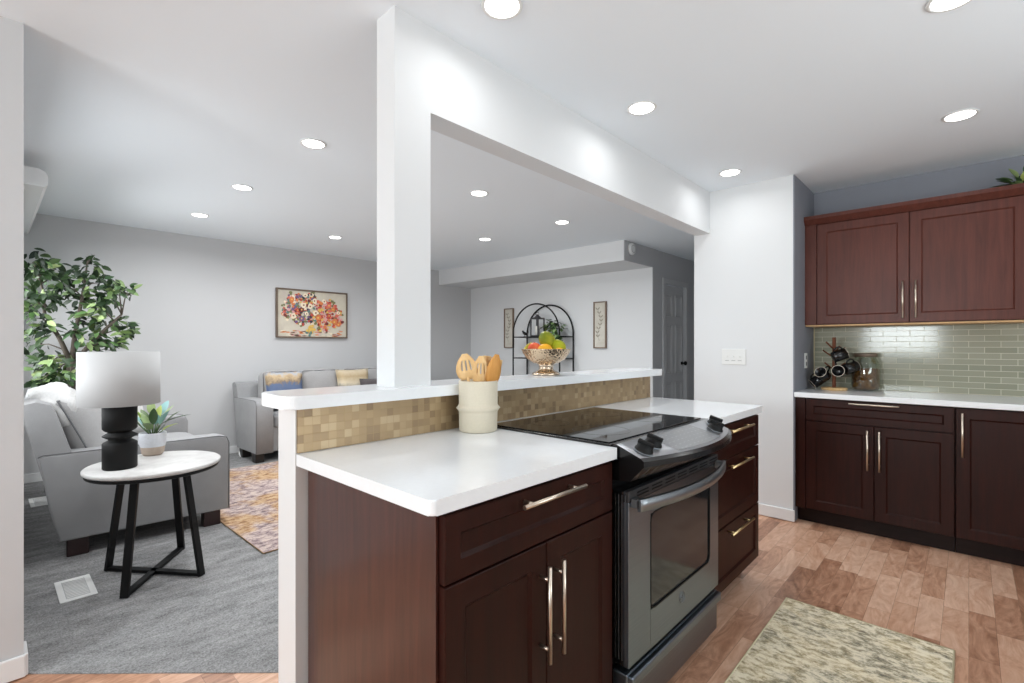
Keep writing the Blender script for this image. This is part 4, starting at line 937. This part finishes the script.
# ================================================================ UTENSIL CROCK
cx_, cy_ = 1.281, 1.368; cz = .9145
bm = newbm(); lathe(bm, [(0, 0), (.066, 0), (.072, .004), (.0735, .072), (.077, .080), (.084, .088), (.077, .095), (.0735, .102), (.0740, .187), (.072, .191), (.068, .189), (.067, .02), (0, .016)], (cx_, cy_, cz), 48)
tag(obj('utensil_crock', bm, 'crock', loc=(cx_, cy_, cz)), 'cream stoneware crock with a raised band on the island counter', 'crock')
def utensil(label, r, fo, lean_r, lean_f, w_, hl, slots=0, twist=0, top=.285, name='wooden_spoon', flat=False, mat='spoon'):
    """r, fo: head position right / away from the crock axis; flat head in plane of U rotated by twist"""
    foot = Vector((cx_, cy_, cz+.022))+U*(-.03*lean_r/abs(lean_r) if lean_r else 0)*1; foot = Vector((cx_, cy_, cz+.022))+U*(r*.25)+Fv*(fo*.25)
    tp = Vector((cx_, cy_, cz+top))+U*r+Fv*fo; d = (tp-foot).normalized(); t = thing(name, label, 'utensil', tuple(foot), 0, 'wooden utensils in the crock')
    sd = (U*math.cos(twist)+Fv*math.sin(twist)); sd = (sd-d*sd.dot(d)).normalized(); nn = d.cross(sd)
    hb = tp-d*hl; bm = newbm(); tube(bm, [foot, hb+d*.01], [.006, .006], 8); obj('utensil_handle', bm, 'spoon', t)
    bm = newbm(); n = 16; cols = [-1, -.48, -.36, -.07, .07, .36, .48, 1]
    def outline(v):  # half width at v in 0..1
        if flat: return w_/2*(.45+.55*min(1, v*2.2)) if v < .94 else w_/2*.92
        return w_/2*max(.12, math.sin(PI*(.08+.92*v)**.8) if v < 1 else 0)**.55
    vv = [0, .12, .25, .36, .5, .62, .74, .84, .92, .97, 1.0]; G = []
    for j, v in enumerate(vv):
        wd = outline(v) if (flat or v < 1) else w_/2*.25; bowl = .0 if flat else -.006*math.sin(PI*v)
        G.append([[bm.verts.new(hb+d*hl*v+sd*wd*u+nn*(z_+bowl*(1-u*u))) for u in cols] for z_ in (-.0022, .0022)])
    def hole(j, i): return slots and 3 <= j < 6 and i in (1, 3, 5)
    for j in range(len(vv)-1):
        for i in range(7):
            if hole(j, i): continue
            for k_ in (0, 1):
                q = [G[j][k_][i], G[j][k_][i+1], G[j+1][k_][i+1], G[j+1][k_][i]]; f = bm.faces.new(q if k_ else q[::-1]); f.smooth = True
    be = [e for e in bm.edges if len(e.link_faces) == 1]
    vm = {}
    for j in range(len(vv)):
        for i in range(8): vm[G[j][0][i]] = G[j][1][i]
    for e in be:
        a, b_ = e.verts
        if a in vm and b_ in vm: bm.faces.new((a, b_, vm[b_], vm[a]))
    bmesh.ops.recalc_face_normals(bm, faces=bm.faces)
    obj('utensil_head', bm, mat, t)
utensil('wooden spoon with three slots in a round head, leftmost in the crock', -.050, -.02, -1, 0, .082, .098, 1, .0, .292)
utensil('slotted wooden turner beside the round slotted spoon', .012, -.015, 1, 0, .066, .105, 1, .15, .284, 'wooden_turner')
utensil('wooden turner seen edge-on just right of the slotted turner', .034, .012, 1, 0, .05, .11, 0, 1.0, .284, 'wooden_turner', True)
utensil('thin wooden spatula seen edge-on at the middle of the bunch', .046, .03, 1, 0, .046, .11, 0, 1.1, .280, 'wooden_spatula', True)
utensil('darker solid wooden spoon leaning right, front of the bunch', .072, -.012, 1, 0, .060, .115, 0, .45, .290, mat='spoon_dark')
utensil('wooden fork blade leaning farthest right in the crock', .080, .02, 1, 0, .04, .10, 0, .9, .270, 'wooden_fork', True)

# ================================================================ JAR, MUG TREE, PLANT ON CABINET
jx, jy, jz = 4.335, .547, .9145
t = thing('glass_jar', 'large glass jar half full of coffee beans on the counter by the tiles', 'jar', (jx, jy, jz))
bm = newbm(); lathe(bm, [(0, .001), (.070, .001), (.080, .010), (.088, .035), (.088, .185), (.080, .210), (.064, .232), (.064, .262), (.061, .262), (.061, .232), (.076, .208), (.084, .184), (.084, .037), (.077, .014), (.068, .006), (0, .006)], (jx, jy, jz), 40); obj('jar_body', bm, 'glass', t)
bm = newbm(); lathe(bm, [(0, .0075), (.066, .0075), (.075, .015), (.082, .038), (.082, .155), (.07, .160), (0, .158)], (jx, jy, jz), 32); obj('coffee_beans', bm, 'coffee', t)
bm = newbm(); lathe(bm, [(.0655, .243), (.069, .243), (.069, .266), (.066, .270), (0, .270), (0, .266), (.0655, .264)], (jx, jy, jz), 36); obj('jar_lid', bm, 'frame_wood', t)
mx_, my_ = 4.25, .725; mz = .9145
t = thing('mug_tree', 'wooden mug tree with upturned arms in the corner of the counter', 'mug rack', (mx_, my_, mz))
bm = newbm(); lathe(bm, [(0, 0), (.078, 0), (.082, .005), (.082, .013), (.078, .018), (0, .018)], (mx_, my_, mz), 36); obj('base', bm, 'spoon', t)
bm = newbm(); box(bm, mx_-.011, mx_+.011, my_-.011, my_+.011, mz+.018, mz+.385, .003); obj('post', bm, 'walnut', t)
arms = []
for i, (a, z) in enumerate(((200, .14), (140, .15), (255, .15), (80, .24), (215, .27), (305, .26), (150, .30))):
    a = math.radians(a); d = Vector((math.cos(a), math.sin(a), 0)); p = Vector((mx_, my_, mz+z)); bm = newbm(); q = p+d*.075+Vector((0, 0, .05)); tube(bm, [p+d*.008, q], .0055, 8); obj('arm', bm, 'walnut', t); arms.append((p, q, d))
def mug(c, axis, hd, label):
    """c: centre, axis: direction the mouth points, hd: handle direction"""
    t = thing('coffee_mug', label, 'mug', tuple(c), 0, 'black mugs on the mug tree'); axis = Vector(axis).normalized(); rot = axis.to_track_quat('Z', 'Y').to_matrix().to_4x4()
    bm = newbm(); lathe(bm, [(0, -.045), (.034, -.045), (.039, -.040), (.040, .044), (.0365, .044), (.035, -.036), (0, -.038)], n=28, mat=rot); obj('cup', bm, 'mugblack', t, local=True)
    bm = newbm(); lathe(bm, [(.0372, .0442), (.0402, .0442), (.0402, .0458), (.0372, .0458), (.0372, .0442)], n=28, mat=rot, cap=False); obj('rim', bm, 'mugrim', t, 'cream rim', local=True)
    h = Vector(hd); h = (h-axis*h.dot(axis)).normalized(); bm = newbm()
    tube(bm, [axis*(.028*math.cos(a))+h*(.0395+.028*math.sin(a)) for a in [PI*i/10 for i in range(11)]], .0055, 8); obj('mug_handle', bm, 'mugblack', t, local=True)
mug((mx_-.085, my_+.055, mz+.115), (-.75, .15, .35), (.3, -.5, .8), 'black mug with its cream rim facing out, lower left on the mug tree')
mug((mx_-.095, my_-.042, mz+.140), (-.9, -.1, .12), (.2, .3, 1), 'black mug with its cream rim facing the room, centre of the mug tree')
mug((mx_-.035, my_-.105, mz+.165), (.55, -.55, .25), (0, -.4, 1), 'black mug seen from the side at the right of the mug tree')
mug((mx_-.07, my_-.045, mz+.255), (.35, -.75, .35), (-.3, -.3, 1), 'black mug hanging tilted at the upper right of the mug tree')
mug((mx_-.005, my_+.104, mz+.062), (-.3, .6, -.5), (0, -.5, 1), 'black mug hanging mouth down at the lower left of the mug tree')
t = thing('cabinet_plant', 'leafy green plant lying on top of the upper cabinets at the right edge', 'plant', (4.33, -.23, 2.191))
bm = newbm(); rnd = random.Random(21); st = newbm()
for i in range(60):
    a = rnd.uniform(-2.4, 2.4); b0 = Vector((4.32, -.245, 2.205)); dr_ = Vector((rnd.uniform(-.55, .5), math.cos(a)*.9, rnd.uniform(.0, .75))).normalized(); L0 = rnd.uniform(.01, .09)
    p = b0+dr_*L0; 
    if p.y > -.1 : continue
    tube(st, [b0, p], .002, 4); ln = rnd.uniform(.05, .085)
    e_ = p+dr_*ln
    if e_.z > 2.40: continue
    dd = Vector((dr_.x, dr_.y, dr_.z*.7)); leaf(bm, p, dd, (0, 0, 1), ln, rnd.uniform(.022, .036), rnd.choice((0, 1, 1, 2, 3)), .1, 5)
obj('leaves', bm, ['leaf_dark', 'leaf_mid', 'leaf_light', 'leaf_lime'], t); obj('stems', st, 'leaf_mid', t)
bm = newbm(); lathe(bm, [(0, 0), (.05, 0), (.06, .03), (.05, .03), (0, .02)], (4.34, -.25, 2.1915), 20); obj('pot', bm, 'blackmatte', t)

bm = newbm(); cc = Vector((1.98, 5.93, .05)); tube(bm, [cc+Vector((.05*math.cos(a), .04*math.sin(a), .022*math.sin(3*a)-.015)) for a in [2*PI*i/40 for i in range(40)]], .008, 6, True)
tube(bm, [cc+Vector((.035*math.cos(a+1), .05*math.sin(a+1), .018*math.sin(2*a)-.01)) for a in [2*PI*i/40 for i in range(40)]], .008, 6, True)
tag(obj('cord_bundle', bm, 'plastic', loc=(1.98, 5.93, .006)), 'white coiled cord lying under the left end of the long sofa', 'cord')
